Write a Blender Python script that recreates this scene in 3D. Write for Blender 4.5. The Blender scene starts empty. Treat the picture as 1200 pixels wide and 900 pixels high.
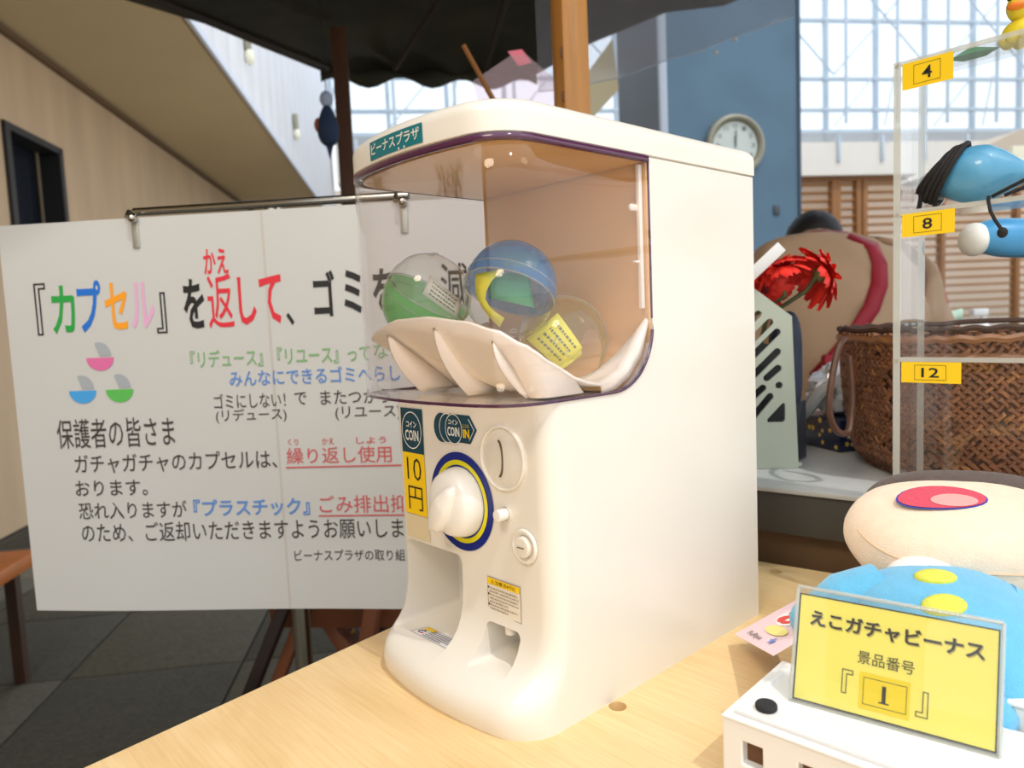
import bpy, bmesh, math, random
from mathutils import Vector, Matrix, noise
random.seed(7)
sc = bpy.context.scene
COL = sc.collection
PI = math.pi

# ------------------------------------------------------------------ camera
# world: machine on a table top at z=0; x right along its front, y to its back
EYE = Vector((0.3136, -0.3133, 0.2642))
yaw, pitch, roll = 0.834, 0.0868, -0.0434
fw = Vector((-math.sin(yaw)*math.cos(pitch), math.cos(yaw)*math.cos(pitch), -math.sin(pitch)))
rt = Vector((math.cos(yaw), math.sin(yaw), 0)); up = rt.cross(fw)
r2 = math.cos(roll)*rt + math.sin(roll)*up
u2 = math.cos(roll)*up - math.sin(roll)*rt
cd = bpy.data.cameras.new('camera'); cam = bpy.data.objects.new('camera', cd); COL.objects.link(cam)
M = Matrix((r2, u2, -fw)).transposed().to_4x4(); M.translation = EYE
cam.matrix_world = M
cd.sensor_width = 36; cd.lens = 847.5/1200*36; cd.clip_start = 0.01; cd.clip_end = 200
cd.dof.use_dof = True; cd.dof.focus_distance = 0.52; cd.dof.aperture_fstop = 9.0
sc.camera = cam

# ------------------------------------------------------------------ light
w = bpy.data.worlds.new('sky'); sc.world = w; w.use_nodes = True
nt = w.node_tree; bg = nt.nodes['Background']
tc = nt.nodes.new('ShaderNodeTexCoord'); sx = nt.nodes.new('ShaderNodeSeparateXYZ'); cr = nt.nodes.new('ShaderNodeValToRGB')
nt.links.new(tc.outputs['Generated'], sx.inputs[0]); nt.links.new(sx.outputs['Z'], cr.inputs[0]); nt.links.new(cr.outputs[0], bg.inputs[0])
cr.color_ramp.elements[0].position = 0.0; cr.color_ramp.elements[0].color = (0.93, 0.96, 1.0, 1)
cr.color_ramp.elements[1].position = 0.9; cr.color_ramp.elements[1].color = (0.78, 0.88, 1.0, 1)
bg.inputs[1].default_value = 1.25

def sun_lamp(az, el, e, col, size):
    d = bpy.data.lights.new('sun', 'SUN'); d.energy = e; d.color = col; d.angle = math.radians(size)
    o = bpy.data.objects.new('sun', d); COL.objects.link(o)
    v = Vector((math.cos(az)*math.cos(el), math.sin(az)*math.cos(el), math.sin(el)))
    o.rotation_euler = v.to_track_quat('Z', 'Y').to_euler(); o.location = v*5
sun_lamp(math.radians(-8), math.radians(60), 1.15, (1.0, 0.97, 0.92), 1.2)

# added fill light, unseen behind the blue pillar, to brighten tan wall and soffit
RO_L = (0.3136-0.8255*5.6+0.5643*2.6, -0.3133+0.5643*5.6+0.8255*2.6, -0.2)
def area(name, loc, target, size, e, col):
    d = bpy.data.lights.new(name, 'AREA'); d.energy = e; d.color = col; d.size = size; d.shape = 'DISK'
    o = bpy.data.objects.new(name, d); COL.objects.link(o); o.location = loc
    o.rotation_euler = (Vector(loc)-Vector(target)).to_track_quat('Z', 'Y').to_euler()
area('warm_ceiling_downlight', (0.5, -1.5, 1.9), (0, 0, 0.1), 0.7, 18, (1.0, 0.82, 0.62))
area('warm_shop_downlight', (1.5, 0.6, 1.9), (0.1, 0.2, 0.1), 0.5, 2, (1.0, 0.84, 0.66))
area('hall_fill_light', RO_L, (-2.2, -0.6, 1.6), 0.8, 80, (1.0, 0.95, 0.88))

sc.view_settings.view_transform = 'Standard'; sc.view_settings.look = 'None'
sc.view_settings.gamma = 1; sc.view_settings.use_curve_mapping = False
sc.view_settings.exposure = 0.2

# ------------------------------------------------------------------ helpers
def lin(c):
    return tuple(((x/12.92) if x <= 0.04045 else ((x+0.055)/1.055)**2.4) for x in [v/255 for v in c])

MATS = {}
def mat(name, col, rough=0.5, metal=0.0, noise_amt=0.0, nscale=20, bump=0.0, bscale=200, coat=0.0, spec=0.5, sub=0.0, emit=0, sheen=0, stretch=None, col2=None):
    if name in MATS: return MATS[name]
    m = bpy.data.materials.new(name); m.use_nodes = True; MATS[name] = m
    t = m.node_tree; b = t.nodes['Principled BSDF']
    c = lin(col) + (1,)
    b.inputs['Base Color'].default_value = c; b.inputs['Roughness'].default_value = rough; b.inputs['Metallic'].default_value = metal
    b.inputs['Specular IOR Level'].default_value = spec; b.inputs['Coat Weight'].default_value = coat; b.inputs['Sheen Weight'].default_value = sheen
    if sub: b.inputs['Subsurface Weight'].default_value = sub; b.inputs['Subsurface Scale'].default_value = 0.004
    tcn = t.nodes.new('ShaderNodeTexCoord'); mp = t.nodes.new('ShaderNodeMapping'); t.links.new(tcn.outputs['Object'], mp.inputs[0])
    if stretch: mp.inputs['Scale'].default_value = stretch
    amt = max(noise_amt, 0.02)
    n = t.nodes.new('ShaderNodeTexNoise'); n.inputs['Scale'].default_value = nscale; n.inputs['Detail'].default_value = 5
    t.links.new(mp.outputs[0], n.inputs['Vector'])
    rp = t.nodes.new('ShaderNodeValToRGB')
    rp.color_ramp.elements[0].position = 0.3; rp.color_ramp.elements[1].position = 0.7
    if col2: d = lin(col2) + (1,)
    else: d = tuple(x*(1-amt) for x in c[:3]) + (1,)
    rp.color_ramp.elements[0].color = d; rp.color_ramp.elements[1].color = c
    t.links.new(n.outputs['Fac'], rp.inputs[0]); t.links.new(rp.outputs[0], b.inputs['Base Color'])
    if bump:
        n2 = t.nodes.new('ShaderNodeTexNoise'); n2.inputs['Scale'].default_value = bscale; n2.inputs['Detail'].default_value = 3
        t.links.new(mp.outputs[0], n2.inputs['Vector'])
        bp = t.nodes.new('ShaderNodeBump'); bp.inputs['Strength'].default_value = bump; bp.inputs['Distance'].default_value = 0.002
        t.links.new(n2.outputs['Fac'], bp.inputs['Height']); t.links.new(bp.outputs[0], b.inputs['Normal'])
    if emit:
        b.inputs['Emission Color'].default_value = c; b.inputs['Emission Strength'].default_value = emit
    return m

def clear(name, tint, refl=1.0, rough=0.03, haze=0.0, hazecol=(255, 255, 255), ior=1.5):
    """clear plastic sheet: fresnel mirror over a tinted see-through body, a little white haze"""
    if name in MATS: return MATS[name]
    m = bpy.data.materials.new(name); m.use_nodes = True; MATS[name] = m
    t = m.node_tree; t.nodes.remove(t.nodes['Principled BSDF']); out = t.nodes['Material Output']
    tr = t.nodes.new('ShaderNodeBsdfTransparent'); tr.inputs[0].default_value = tint + (1,)
    gl = t.nodes.new('ShaderNodeBsdfGlossy'); gl.inputs['Roughness'].default_value = rough; gl.inputs[0].default_value = (1, 1, 1, 1)
    fr = t.nodes.new('ShaderNodeFresnel'); fr.inputs[0].default_value = ior
    # a thin sheet reflects alike from both sides: undo the index flip on its back faces
    ge = t.nodes.new('ShaderNodeNewGeometry'); ms = t.nodes.new('ShaderNodeMath'); ms.operation = 'MULTIPLY_ADD'
    ms.inputs[1].default_value = 1/ior-ior; ms.inputs[2].default_value = ior
    t.links.new(ge.outputs['Backfacing'], ms.inputs[0]); t.links.new(ms.outputs[0], fr.inputs[0])
    mu = t.nodes.new('ShaderNodeMath'); mu.operation = 'MULTIPLY'; mu.inputs[1].default_value = refl
    t.links.new(fr.outputs[0], mu.inputs[0])
    df = t.nodes.new('ShaderNodeBsdfDiffuse'); df.inputs[0].default_value = lin(hazecol) + (1,)
    mx0 = t.nodes.new('ShaderNodeMixShader'); mx0.inputs[0].default_value = haze
    t.links.new(tr.outputs[0], mx0.inputs[1]); t.links.new(df.outputs[0], mx0.inputs[2])
    mx = t.nodes.new('ShaderNodeMixShader'); t.links.new(mu.outputs[0], mx.inputs[0])
    t.links.new(mx0.outputs[0], mx.inputs[1]); t.links.new(gl.outputs[0], mx.inputs[2])
    t.links.new(mx.outputs[0], out.inputs[0])
    return m

def link(name, me, parent=None):
    o = bpy.data.objects.new(name, me); COL.objects.link(o)
    if parent: o.parent = parent
    return o
def tag(o, label, cat, group=None, kind=None):
    if label: o['label'] = label
    if cat: o['category'] = cat
    if group: o['group'] = group
    if kind: o['kind'] = kind
    return o
def root(name, loc, label, cat, group=None, rz=0):
    o = bpy.data.objects.new(name, None); COL.objects.link(o); o.location = loc; o.rotation_euler = (0, 0, rz); o.empty_display_size = 0.02
    return tag(o, label, cat, group)
def worldpart(o, parent):
    """parent a world-space mesh to a root without moving it"""
    o.parent = parent
    o.matrix_parent_inverse = (Matrix.Translation(parent.location) @ parent.rotation_euler.to_matrix().to_4x4()).inverted()
    return o
def mesh(name, V, F, m, parent=None, smooth=True, angle=35, world=True):
    me = bpy.data.meshes.new(name); me.from_pydata([tuple(v) for v in V], [], F); me.update()
    if m: me.materials.append(m)
    bm = bmesh.new(); bm.from_mesh(me); bmesh.ops.recalc_face_normals(bm, faces=bm.faces); bm.to_mesh(me); bm.free()
    if smooth:
        me.polygons.foreach_set('use_smooth', [True]*len(me.polygons)); me.set_sharp_from_angle(angle=math.radians(angle))
    o = link(name, me)
    if parent:
        if world: worldpart(o, parent)
        else: o.parent = parent
    return o
class MB:
    """collects shapes for one mesh"""
    def __init__(s): s.V = []; s.F = []
    def add(s, V, F):
        k = len(s.V); s.V += [Vector(v) for v in V]; s.F += [tuple(i+k for i in f) for f in F]; return s
    def box(s, c, d, R=None, ch=0.0):
        hx, hy, hz = d[0]/2, d[1]/2, d[2]/2
        if ch <= 0:
            V = [Vector((x*hx, y*hy, z*hz)) for x in (-1, 1) for y in (-1, 1) for z in (-1, 1)]
            F = [(0, 1, 3, 2), (4, 6, 7, 5), (0, 4, 5, 1), (2, 3, 7, 6), (0, 2, 6, 4), (1, 5, 7, 3)]
        else:
            bm = bmesh.new(); bmesh.ops.create_cube(bm, size=1)
            for v in bm.verts: v.co = Vector((v.co.x*2*hx, v.co.y*2*hy, v.co.z*2*hz))
            bmesh.ops.bevel(bm, geom=list(bm.edges), offset=ch, segments=2, affect='EDGES', profile=0.5)
            bm.verts.index_update(); V = [v.co.copy() for v in bm.verts]; F = [tuple(v.index for v in f.verts) for f in bm.faces]; bm.free()
        if R is not None: V = [R @ v for v in V]
        c = Vector(c); return s.add([v+c for v in V], F)
    def tube(s, P, r, n=8, closed=False, cap=True):
        P = [Vector(p) for p in P]; N = len(P); rs = r if isinstance(r, (list, tuple)) else [r]*N
        V = []; prev = None
        for i, p in enumerate(P):
            a = P[(i-1) % N] if (closed or i > 0) else p; b = P[(i+1) % N] if (closed or i < N-1) else p
            t = (b-a).normalized() if (b-a).length > 1e-9 else Vector((0, 0, 1))
            if prev is None:
                q = Vector((0, 0, 1)) if abs(t.z) < 0.9 else Vector((1, 0, 0)); x = t.cross(q).normalized()
            else: x = (prev - t*prev.dot(t)).normalized()
            prev = x; y = t.cross(x)
            V += [p + (x*math.cos(2*PI*k/n)+y*math.sin(2*PI*k/n))*rs[i] for k in range(n)]
        F = []
        for i in range(N if closed else N-1):
            for k in range(n):
                F.append((i*n+k, i*n+(k+1) % n, ((i+1) % N)*n+(k+1) % n, ((i+1) % N)*n+k))
        if cap and not closed: F += [tuple(range(n))[::-1], tuple((N-1)*n+k for k in range(n))]
        return s.add(V, F)
    def lathe(s, prof, n=32, T=None, caps=False):
        """prof: (r,z) pairs about z; T maps to place"""
        V = []
        for (r, z) in prof: V += [Vector((r*math.cos(2*PI*k/n), r*math.sin(2*PI*k/n), z)) for k in range(n)]
        F = [(i*n+k, i*n+(k+1) % n, (i+1)*n+(k+1) % n, (i+1)*n+k) for i in range(len(prof)-1) for k in range(n)]
        if caps: F += [tuple(range(n))[::-1], tuple((len(prof)-1)*n+k for k in range(n))]
        if T is not None: V = [T @ v for v in V]
        return s.add(V, F)
    def prism(s, P, e, both=True):
        """polygon P (3d) extruded by vector e"""
        P = [Vector(p) for p in P]; e = Vector(e); n = len(P)
        F = [(i, (i+1) % n, n+(i+1) % n, n+i) for i in range(n)] + [tuple(range(n))[::-1], tuple(range(n, 2*n))]
        return s.add(P+[p+e for p in P], F)
    def grid(s, fn, nu, nv, thick=None):
        V = [fn(i/nu, j/nv) for i in range(nu+1) for j in range(nv+1)]
        F = [(i*(nv+1)+j, i*(nv+1)+j+1, (i+1)*(nv+1)+j+1, (i+1)*(nv+1)+j) for i in range(nu) for j in range(nv)]
        return s.add(V, F)
    def ball(s, c, rad, nu=32, nv=20, R=None, e=1.0, fn=None):
        """super-ellipsoid; e<1 boxier"""
        V = []; c = Vector(c)
        sg = lambda a: math.copysign(abs(a)**e, a)
        for j in range(nv+1):
            ph = -PI/2+PI*j/nv
            for i in range(nu):
                th = 2*PI*i/nu
                p = Vector((sg(math.cos(ph))*sg(math.cos(th)), sg(math.cos(ph))*sg(math.sin(th)), sg(math.sin(ph))))
                if fn: p = fn(p)
                p = Vector((p.x*rad[0], p.y*rad[1], p.z*rad[2]))
                if R is not None: p = R @ p
                V.append(p+c)
        F = [(j*nu+i, j*nu+(i+1) % nu, (j+1)*nu+(i+1) % nu, (j+1)*nu+i) for j in range(nv) for i in range(nu)]
        return s.add(V, F)
    def build(s, name, m, parent=None, smooth=True, angle=35, world=True, weld=False, solid=0, bevel=0):
        o = mesh(name, s.V, s.F, m, parent, smooth, angle, world)
        if weld:
            bm = bmesh.new(); bm.from_mesh(o.data); bmesh.ops.remove_doubles(bm, verts=bm.verts, dist=1e-6); bmesh.ops.recalc_face_normals(bm, faces=bm.faces); bm.to_mesh(o.data); bm.free()
        if solid:
            md = o.modifiers.new('solid', 'SOLIDIFY'); md.thickness = solid; md.offset = 0
        if bevel:
            md = o.modifiers.new('bevel', 'BEVEL'); md.width = bevel; md.segments = 2; md.limit_method = 'ANGLE'; md.angle_limit = math.radians(40)
        return o
def bake(o):
    dg = bpy.context.evaluated_depsgraph_get(); me = bpy.data.meshes.new_from_object(o.evaluated_get(dg), depsgraph=dg)
    o.modifiers.clear(); o.data = me; return o
def cut(o, cutters):
    for c in cutters:
        md = o.modifiers.new('cut', 'BOOLEAN'); md.operation = 'DIFFERENCE'; md.solver = 'EXACT'; md.object = c
    bpy.context.view_layer.update(); bake(o)
    bm = bmesh.new(); bm.from_mesh(o.data); bmesh.ops.triangulate(bm, faces=[f for f in bm.faces if len(f.verts) > 4]); bm.to_mesh(o.data); bm.free()
    for c in cutters: bpy.data.objects.remove(c)
    return o
def frame(u, v, n, o):
    Mx = Matrix((Vector(u), Vector(v), Vector(n))).transposed().to_4x4(); Mx.translation = Vector(o); return Mx
TXT = {}
def glyphs(body, bold=0.0, res=2):
    if any(ord(ch) > 0x4e00 for ch in body): bold = min(bold, 0.004)
    k = (body, bold)
    if k in TXT: return TXT[k]
    c = bpy.data.curves.new('t', 'FONT'); c.body = body; c.resolution_u = res; c.offset = bold; c.fill_mode = 'FRONT'
    o = bpy.data.objects.new('t', c); COL.objects.link(o)
    dg = bpy.context.evaluated_depsgraph_get(); me = bpy.data.meshes.new_from_object(o.evaluated_get(dg), depsgraph=dg)
    V = [v.co.copy() for v in me.vertices]; F = [tuple(p.vertices) for p in me.polygons]
    bpy.data.objects.remove(o); bpy.data.meshes.remove(me); bpy.data.curves.remove(c)
    x0 = min(v.x for v in V); x1 = max(v.x for v in V); y0 = min(v.y for v in V); y1 = max(v.y for v in V)
    V = [((v.x-x0)/(x1-x0), (v.y-y0)/(y1-y0)) for v in V]
    TXT[k] = (V, F, (x1-x0)/(y1-y0)); return TXT[k]
def text(body, rect, mp, m, parent, bold=0.0, name='lettering', world=True, res=2):
    """lettering filling rect (a0,b0,a1,b1; b up) in the flat frame mp(a,b)->point"""
    V, F, asp = glyphs(body, bold, res); a0, b0, a1, b1 = rect
    return mesh(name, [mp(a0+(a1-a0)*x, b0+(b1-b0)*y) for x, y in V], F, m, parent, smooth=False, world=world)
def quad(rect, mp, m, parent, name='sticker', seg=1, world=True, mb=None):
    a0, b0, a1, b1 = rect; s = mb or MB()
    s.grid(lambda i, j: mp(a0+(a1-a0)*i, b0+(b1-b0)*j), seg, 1)
    return s if mb is not None else s.build(name, m, parent, smooth=False, world=world)
def outline_rect(rect, t, mp, m, parent, name='border', world=True):
    a0, b0, a1, b1 = rect; s = MB()
    for q in ((a0, b0, a1, b0+t), (a0, b1-t, a1, b1), (a0, b0, a0+t, b1), (a1-t, b0, a1, b1)): quad(q, mp, None, None, mb=s)
    return s.build(name, m, parent, smooth=False, world=world)
def ring(c, ra, rb, mp, m, parent, name, n=48, a0=0, a1=2*PI, world=True, k=1.0):
    s = MB(); s.grid(lambda i, j: mp(c[0]+(ra+(rb-ra)*j)*math.cos(a0+(a1-a0)*i), c[1]+k*(ra+(rb-ra)*j)*math.sin(a0+(a1-a0)*i)), n, 1)
    return s.build(name, m, parent, smooth=False, world=world)
# room axes: e1 runs along the hall away from the table, e2 to the right of it
ra = math.radians(145.647); e1 = Vector((math.cos(ra), math.sin(ra), 0)); e2 = Vector((math.sin(ra), -math.cos(ra), 0))
RO = Vector((0.3136, -0.3133, 0.2642))
def RM(d, l, h): return RO + e1*d + e2*l + Vector((0, 0, h))
RR = Matrix((e1, e2, Vector((0, 0, -1)))).transposed().to_3x3()      # room box rotation (z sign is immaterial for boxes)
FLOOR = -0.72
def rbox(mb, d0, d1, l0, l1, z0, z1, ch=0.0):
    return mb.box(RM((d0+d1)/2, (l0+l1)/2, 0)*1 - Vector((0, 0, 0.2642)) + Vector((0, 0, (z0+z1)/2)), (d1-d0, l1-l0, z1-z0), RR, ch)
# rbox z values are world heights

# ------------------------------------------------------------------ the hall
H0 = 0.2642
def struct(o, label=None):
    o['kind'] = 'structure'
    if label: o['label'] = label
    return o
m_carpet = mat('carpet', (98, 95, 82), 0.95, noise_amt=0.35, nscale=90, bump=0.5, bscale=500)
m_carpet2 = mat('carpet_dark', (84, 82, 72), 0.95, noise_amt=0.35, nscale=90, bump=0.5, bscale=500)
b = MB(); rbox(b, -4, 12.4, -3.0, 14, FLOOR-0.12, FLOOR-0.012)
floor = struct(b.build('floor', m_carpet, smooth=False), 'dark grey carpet tile floor of the hall')
tb = MB(); tb.box((0, 0, 0), (0.494, 0.494, 0.010), None, 0.003)
tile0 = None
for i in range(17):
    for j in range(9):
        d = 0.2+i*0.5; l = -2.05+j*0.5
        if tile0 is None:
            t = tb.build('carpet_tile', m_carpet); tile0 = t; tile_b = t.data.copy(); tile_b.materials[0] = m_carpet2
        else: t = bpy.data.objects.new('carpet_tile', tile0.data if (i+j) % 2 == 0 else tile_b); COL.objects.link(t)
        p = RM(d+0.25, l+0.25, 0); t.location = (p.x, p.y, FLOOR-0.0055); t.rotation_euler = (0, 0, ra); worldpart(t, floor)

m_tan = mat('tan_wallboard', (186, 162, 132), 0.75, noise_amt=0.16, nscale=1.6, stretch=(3, 3, 0.5))
b = MB()
rbox(b, -2, 4.31, -2.3, -2.1, FLOOR, H0+1.70); rbox(b, 4.97, 12.3, -2.3, -2.1, FLOOR, H0+1.70); rbox(b, 4.31, 4.97, -2.3, -2.1, H0+1.19, H0+1.70)
struct(b.build('wall_left', m_tan, smooth=False), 'tan board wall of the hall')
m_line = mat('dark_line', (96, 74, 50), 0.7)
b = MB(); rbox(b, -2, 12.2, -2.098, -2.06, H0+1.665, H0+1.70)
struct(b.build('trim_1', m_line, smooth=False), 'dark strip where the tan wall meets the sloping-looking soffit')
m_soff = mat('beige_soffit', (196, 176, 138), 0.8, noise_amt=0.06, nscale=2)
b = MB(); rbox(b, -2, 12.2, -2.3, -1.10, H0+1.705, H0+1.80)
struct(b.build('ceiling', m_soff, smooth=False), 'beige soffit under the upper floor')
m_fas = mat('white_fascia', (232, 234, 240), 0.6, noise_amt=0.05, nscale=3)
m_joint = mat('fascia_joint', (196, 200, 210), 0.6)
b = MB(); rbox(b, -2, 12.2, -1.25, -1.10, H0+1.80, H0+4.6)
fas = struct(b.build('wall_upper', m_fas, smooth=False), 'white panelled fascia of the upper floor')
for k in range(26):
    b = MB(); rbox(b, 2.0+k*0.4, 2.0+k*0.4+0.385, -1.10, -1.085, H0+1.72, H0+4.6, 0.004)
    worldpart(b.build('panel', m_fas), fas)
b = MB(); rbox(b, -2, 12.2, -1.10, -1.078, H0+1.69, H0+1.735)
worldpart(b.build('edge_strip', mat('edge_metal', (205, 212, 228), 0.4)), fas)
# door / dark opening in the tan wall
m_dark = mat('dark_glass', (26, 30, 38), 0.15); m_fr = mat('black_frame', (24, 25, 28), 0.5)
b = MB(); rbox(b, 4.33, 4.95, -2.26, -2.23, FLOOR, H0+1.17)
dr = struct(b.build('door_1', m_dark, smooth=False), 'dark glazed door in the tan wall')
b = MB(); rbox(b, 4.31, 4.36, -2.2, -2.08, FLOOR, H0+1.19); rbox(b, 4.92, 4.97, -2.2, -2.08, FLOOR, H0+1.19); rbox(b, 4.31, 4.97, -2.2, -2.08, H0+1.15, H0+1.19)
worldpart(b.build('door_frame', m_fr, smooth=False), dr)
# small wall lamps on the fascia
m_lampg = mat('lamp_grey', (150, 148, 128), 0.5); m_lampw = mat('lamp_bulb', (240, 236, 215), 0.4)
for k, (d, h, lb) in enumerate(((5.7, 2.07, 'small grey wall lamp on the white fascia, nearest of the two'), (8.0, 2.10, 'small pale wall lamp on the white fascia beside the blue hanging ornament'))):
    p = RM(d, -1.08, h); rr_ = root('wall_lamp', p, lb, 'wall lamp')
    b = MB(); b.box((0, 0, 0.07), (0.05, 0.05, 0.16), None, 0.01); b.build('lamp_body', m_lampg, rr_, world=False).location = e2*0.02
    b = MB(); b.ball((0, 0, -0.06), (0.035, 0.035, 0.06), 16, 10); b.build('bulb', m_lampw, rr_, world=False).location = e2*0.03

# far end: glazed curtain wall
m_steel = mat('pale_steel', (190, 204, 216), 0.5, noise_amt=0.05)
m_pane = clear('window_glass', (0.95, 0.98, 1.0), 0.6)
GD = 12.2; g0, g1 = -1.0, 12.9; gz0, gz1 = 3.12+H0, 7.6+H0
b = MB(); rbox(b, GD-0.05, GD+0.1, g0, g1, gz0-0.1, gz0)
win = struct(b.build('window_1', m_steel, smooth=False), 'tall steel lattice window wall at the far end of the hall')
xs = [-0.62, 0.33] + [7.48+0.953*(k-6) for k in range(-1, 12)]
xs = sorted(set(round(-0.146+0.953*k, 3) for k in range(-1, 15)))
zs = [gz0+v for v in (0.34, 0.87, 1.86, 2.85, 3.84)]
for k, x in enumerate(xs):
    b = MB(); rbox(b, GD-0.05, GD+0.05, x-0.035, x+0.035, gz0, gz1, 0.008); worldpart(b.build('mullion', m_steel), win)
    b = MB(); b.tube([RM(GD-0.45, x+0.1, gz0-H0), RM(GD-0.45, x+0.1, gz1-H0)], 0.03, 8); worldpart(b.build('truss_tube', m_steel), win)
    if k < len(xs)-1:
        b = MB(); rbox(b, GD-0.004, GD+0.004, x, xs[k+1], gz0, gz1); worldpart(b.build('pane', m_pane, smooth=False), win)
        for j in range(5):
            za, zb = ([gz0]+zs)[j]-H0, zs[j]-H0
            if j < 2 : continue
            b = MB()
            if (k+j) % 2: b.tube([RM(GD-0.25, x, za), RM(GD-0.25, xs[k+1], zb)], 0.016, 6)
            else: b.tube([RM(GD-0.25, xs[k+1], za), RM(GD-0.25, x, zb)], 0.016, 6)
            worldpart(b.build('brace', m_steel), win)
        b = MB(); b.tube([RM(GD-0.25, x, gz0-H0), RM(GD-0.25, x+0.953*(0.8 if k % 2 else 0.2), gz0-H0+0.87)], 0.013, 6)
        worldpart(b.build('brace', m_steel), win)
for z in zs:
    b = MB(); rbox(b, GD-0.06, GD+0.04, g0, g1, z-0.028, z+0.028, 0.006); worldpart(b.build('transom', m_steel), win)
# balcony band, louvred timber screen under it
m_band = mat('balcony_white', (228, 222, 212), 0.7, noise_amt=0.04, nscale=2); m_bandg = mat('balcony_grey', (168, 172, 176), 0.6, noise_amt=0.1, nscale=2)
b = MB(); rbox(b, 11.9, 12.4, g0, 13, H0+2.28, H0+2.84)
struct(b.build('wall_far', m_band, smooth=False), 'off-white balcony front below the far glazing')
b = MB(); rbox(b, 12.1, 12.3, g0, 13, H0+2.84, H0+3.05)
wf2 = struct(b.build('wall_far_upper', m_bandg, smooth=False), 'grey band under the far glazing')
for k in range(17):
    b = MB(); x = -0.7+k*0.82; rbox(b, 11.86, 11.9, x, x+0.05, H0+2.5, H0+2.95, 0.005); struct(worldpart(b.build('post', m_steel), wf2))
m_glow = mat('room_beyond', (250, 238, 222), 0.8)
b = MB(); rbox(b, 12.6, 12.7, g0-1.2, 13, FLOOR, H0+2.3)
struct(b.build('wall_back', m_glow, smooth=False), 'pale wall behind the louvred screen')
m_timber = mat('timber_slat', (196, 142, 78), 0.55, noise_amt=0.25, nscale=8, stretch=(1, 1, 6)); m_timber2 = mat('timber_post', (150, 98, 46), 0.55, noise_amt=0.2, nscale=8)
b = MB(); rbox(b, 12.05, 12.2, 4.8, 12.6, H0+2.2, H0+2.28)
scr = b.build('louvred_screen', m_timber2, smooth=False); tag(scr, 'brown timber louvred screen below the far balcony', 'screen')
slat_me = None
for seg, (a, c_) in enumerate(((4.85, 7.48), (7.65, 7.95), (8.15, 9.6), (9.75, 11.1), (11.25, 12.6))):
    for k in range(18):
        b = MB(); zc = 2.15-k*0.142
        b.box(RM(12.1, (a+c_)/2, zc), (0.085, c_-a, 0.012), RR @ Matrix.Rotation(math.radians(-20), 3, 'Y'))
        worldpart(b.build('slat', m_timber, smooth=False), scr)
for x in (7.48, 7.56, 7.95, 8.07, 9.6, 11.12, 4.8, 12.58):
    b = MB(); rbox(b, 12.02, 12.16, x, x+0.09, FLOOR, H0+2.22, 0.004); worldpart(b.build('post', m_timber2), scr)

# blue pillar with clock
m_blue = mat('blue_pillar_paint', (84, 116, 138), 0.45, noise_amt=0.22, nscale=2.5); m_grey = mat('grey_pillar_side', (104, 112, 120), 0.6, noise_amt=0.14, nscale=2.5)
b = MB(); rbox(b, 3.7, 4.45, 1.375, 2.115, FLOOR, 4.2)
pil = struct(b.build('wall_pillar', m_blue, smooth=False), 'large slate-blue square pillar')
b = MB(); rbox(b, 3.72, 4.44, 1.35, 1.375, FLOOR, 4.2); worldpart(b.build('side_panel', m_grey, smooth=False), pil)
b = MB(); rbox(b, 3.69, 3.72, 1.345, 1.385, FLOOR, 4.2, 0.004); worldpart(b.build('corner_trim', mat('pale_trim', (176, 186, 198), 0.4)), pil)
b = MB(); rbox(b, 3.69, 3.71, 2.105, 2.122, FLOOR, 4.2, 0.004); worldpart(b.build('corner_trim', mat('dark_trim', (62, 78, 96), 0.4)), pil)
cp = RM(3.7, 1.742, 0.865)
ck = root('wall_clock', cp, 'round wall clock with a brown-grey rim on the blue pillar', 'clock')
CT = frame(e2, (0, 0, 1), -e1, cp)
m_rim = mat('clock_rim', (150, 146, 128), 0.4, noise_amt=0.1); m_face = mat('clock_face', (196, 204, 198), 0.6, noise_amt=0.06)
b = MB(); b.lathe([(0.0, 0.0), (0.155, 0.0), (0.162, 0.02), (0.155, 0.045), (0.142, 0.05), (0.130, 0.04), (0.128, 0.03)], 48, CT); b.build('rim', m_rim, ck)
b = MB(); b.lathe([(0.0001, 0.026), (0.129, 0.026)], 48, CT); b.build('dial', m_face, ck)
ring((0, 0), 0.122, 0.129, lambda a, c_: CT @ Vector((a, c_, 0.0275)), mat('olive_ring', (120, 120, 84), 0.5), ck, 'inner_ring')
m_ink = mat('ink_black', (24, 22, 22), 0.7)
for k in range(12):
    a = PI/2-k*PI/6; rr = 0.098
    text(str(k or 12), (rr*math.cos(a)-0.010, rr*math.sin(a)-0.011, rr*math.cos(a)+0.010, rr*math.sin(a)+0.011), lambda x, y: CT @ Vector((x, y, 0.0275)), mat('dial_ink', (110, 116, 112), 0.7), ck, name='numeral')
for nm, L, W, ang in (('hour_hand', 0.05, 0.007, 93), ('minute_hand', 0.085, 0.005, 88)):
    b = MB(); a = math.radians(ang); b.box(CT @ Vector((math.cos(a)*L*0.4, math.sin(a)*L*0.4, 0.032)), (L, W, 0.002), CT.to_3x3() @ Matrix.Rotation(a, 3, 'Z')); b.build(nm, mat('hand_dark', (60, 66, 66), 0.5), ck)
# small switch on the pillar
sp = RM(3.7, 1.98, 0.53)
b = MB(); b.box(sp, (0.02, 0.035, 0.05), RR, 0.004); tag(b.build('wall_switch', mat('switch_dark', (70, 76, 84), 0.5)), 'small dark switch plate low on the blue pillar', 'switch')
# beige beam slanting away behind the orange post
b = MB(); b.prism([RM(3.9, 1.164, 1.485), RM(3.9, 1.19, 1.22), RM(3.9, 1.042, 1.071), RM(3.9, 0.85, 0.88), RM(3.9, 0.85, 1.10)], e1*0.05)
struct(b.build('trim_2', mat('beam_beige', (168, 156, 124), 0.7, noise_amt=0.06, nscale=3), smooth=False), 'beige slanted beam left of the blue pillar')
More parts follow.
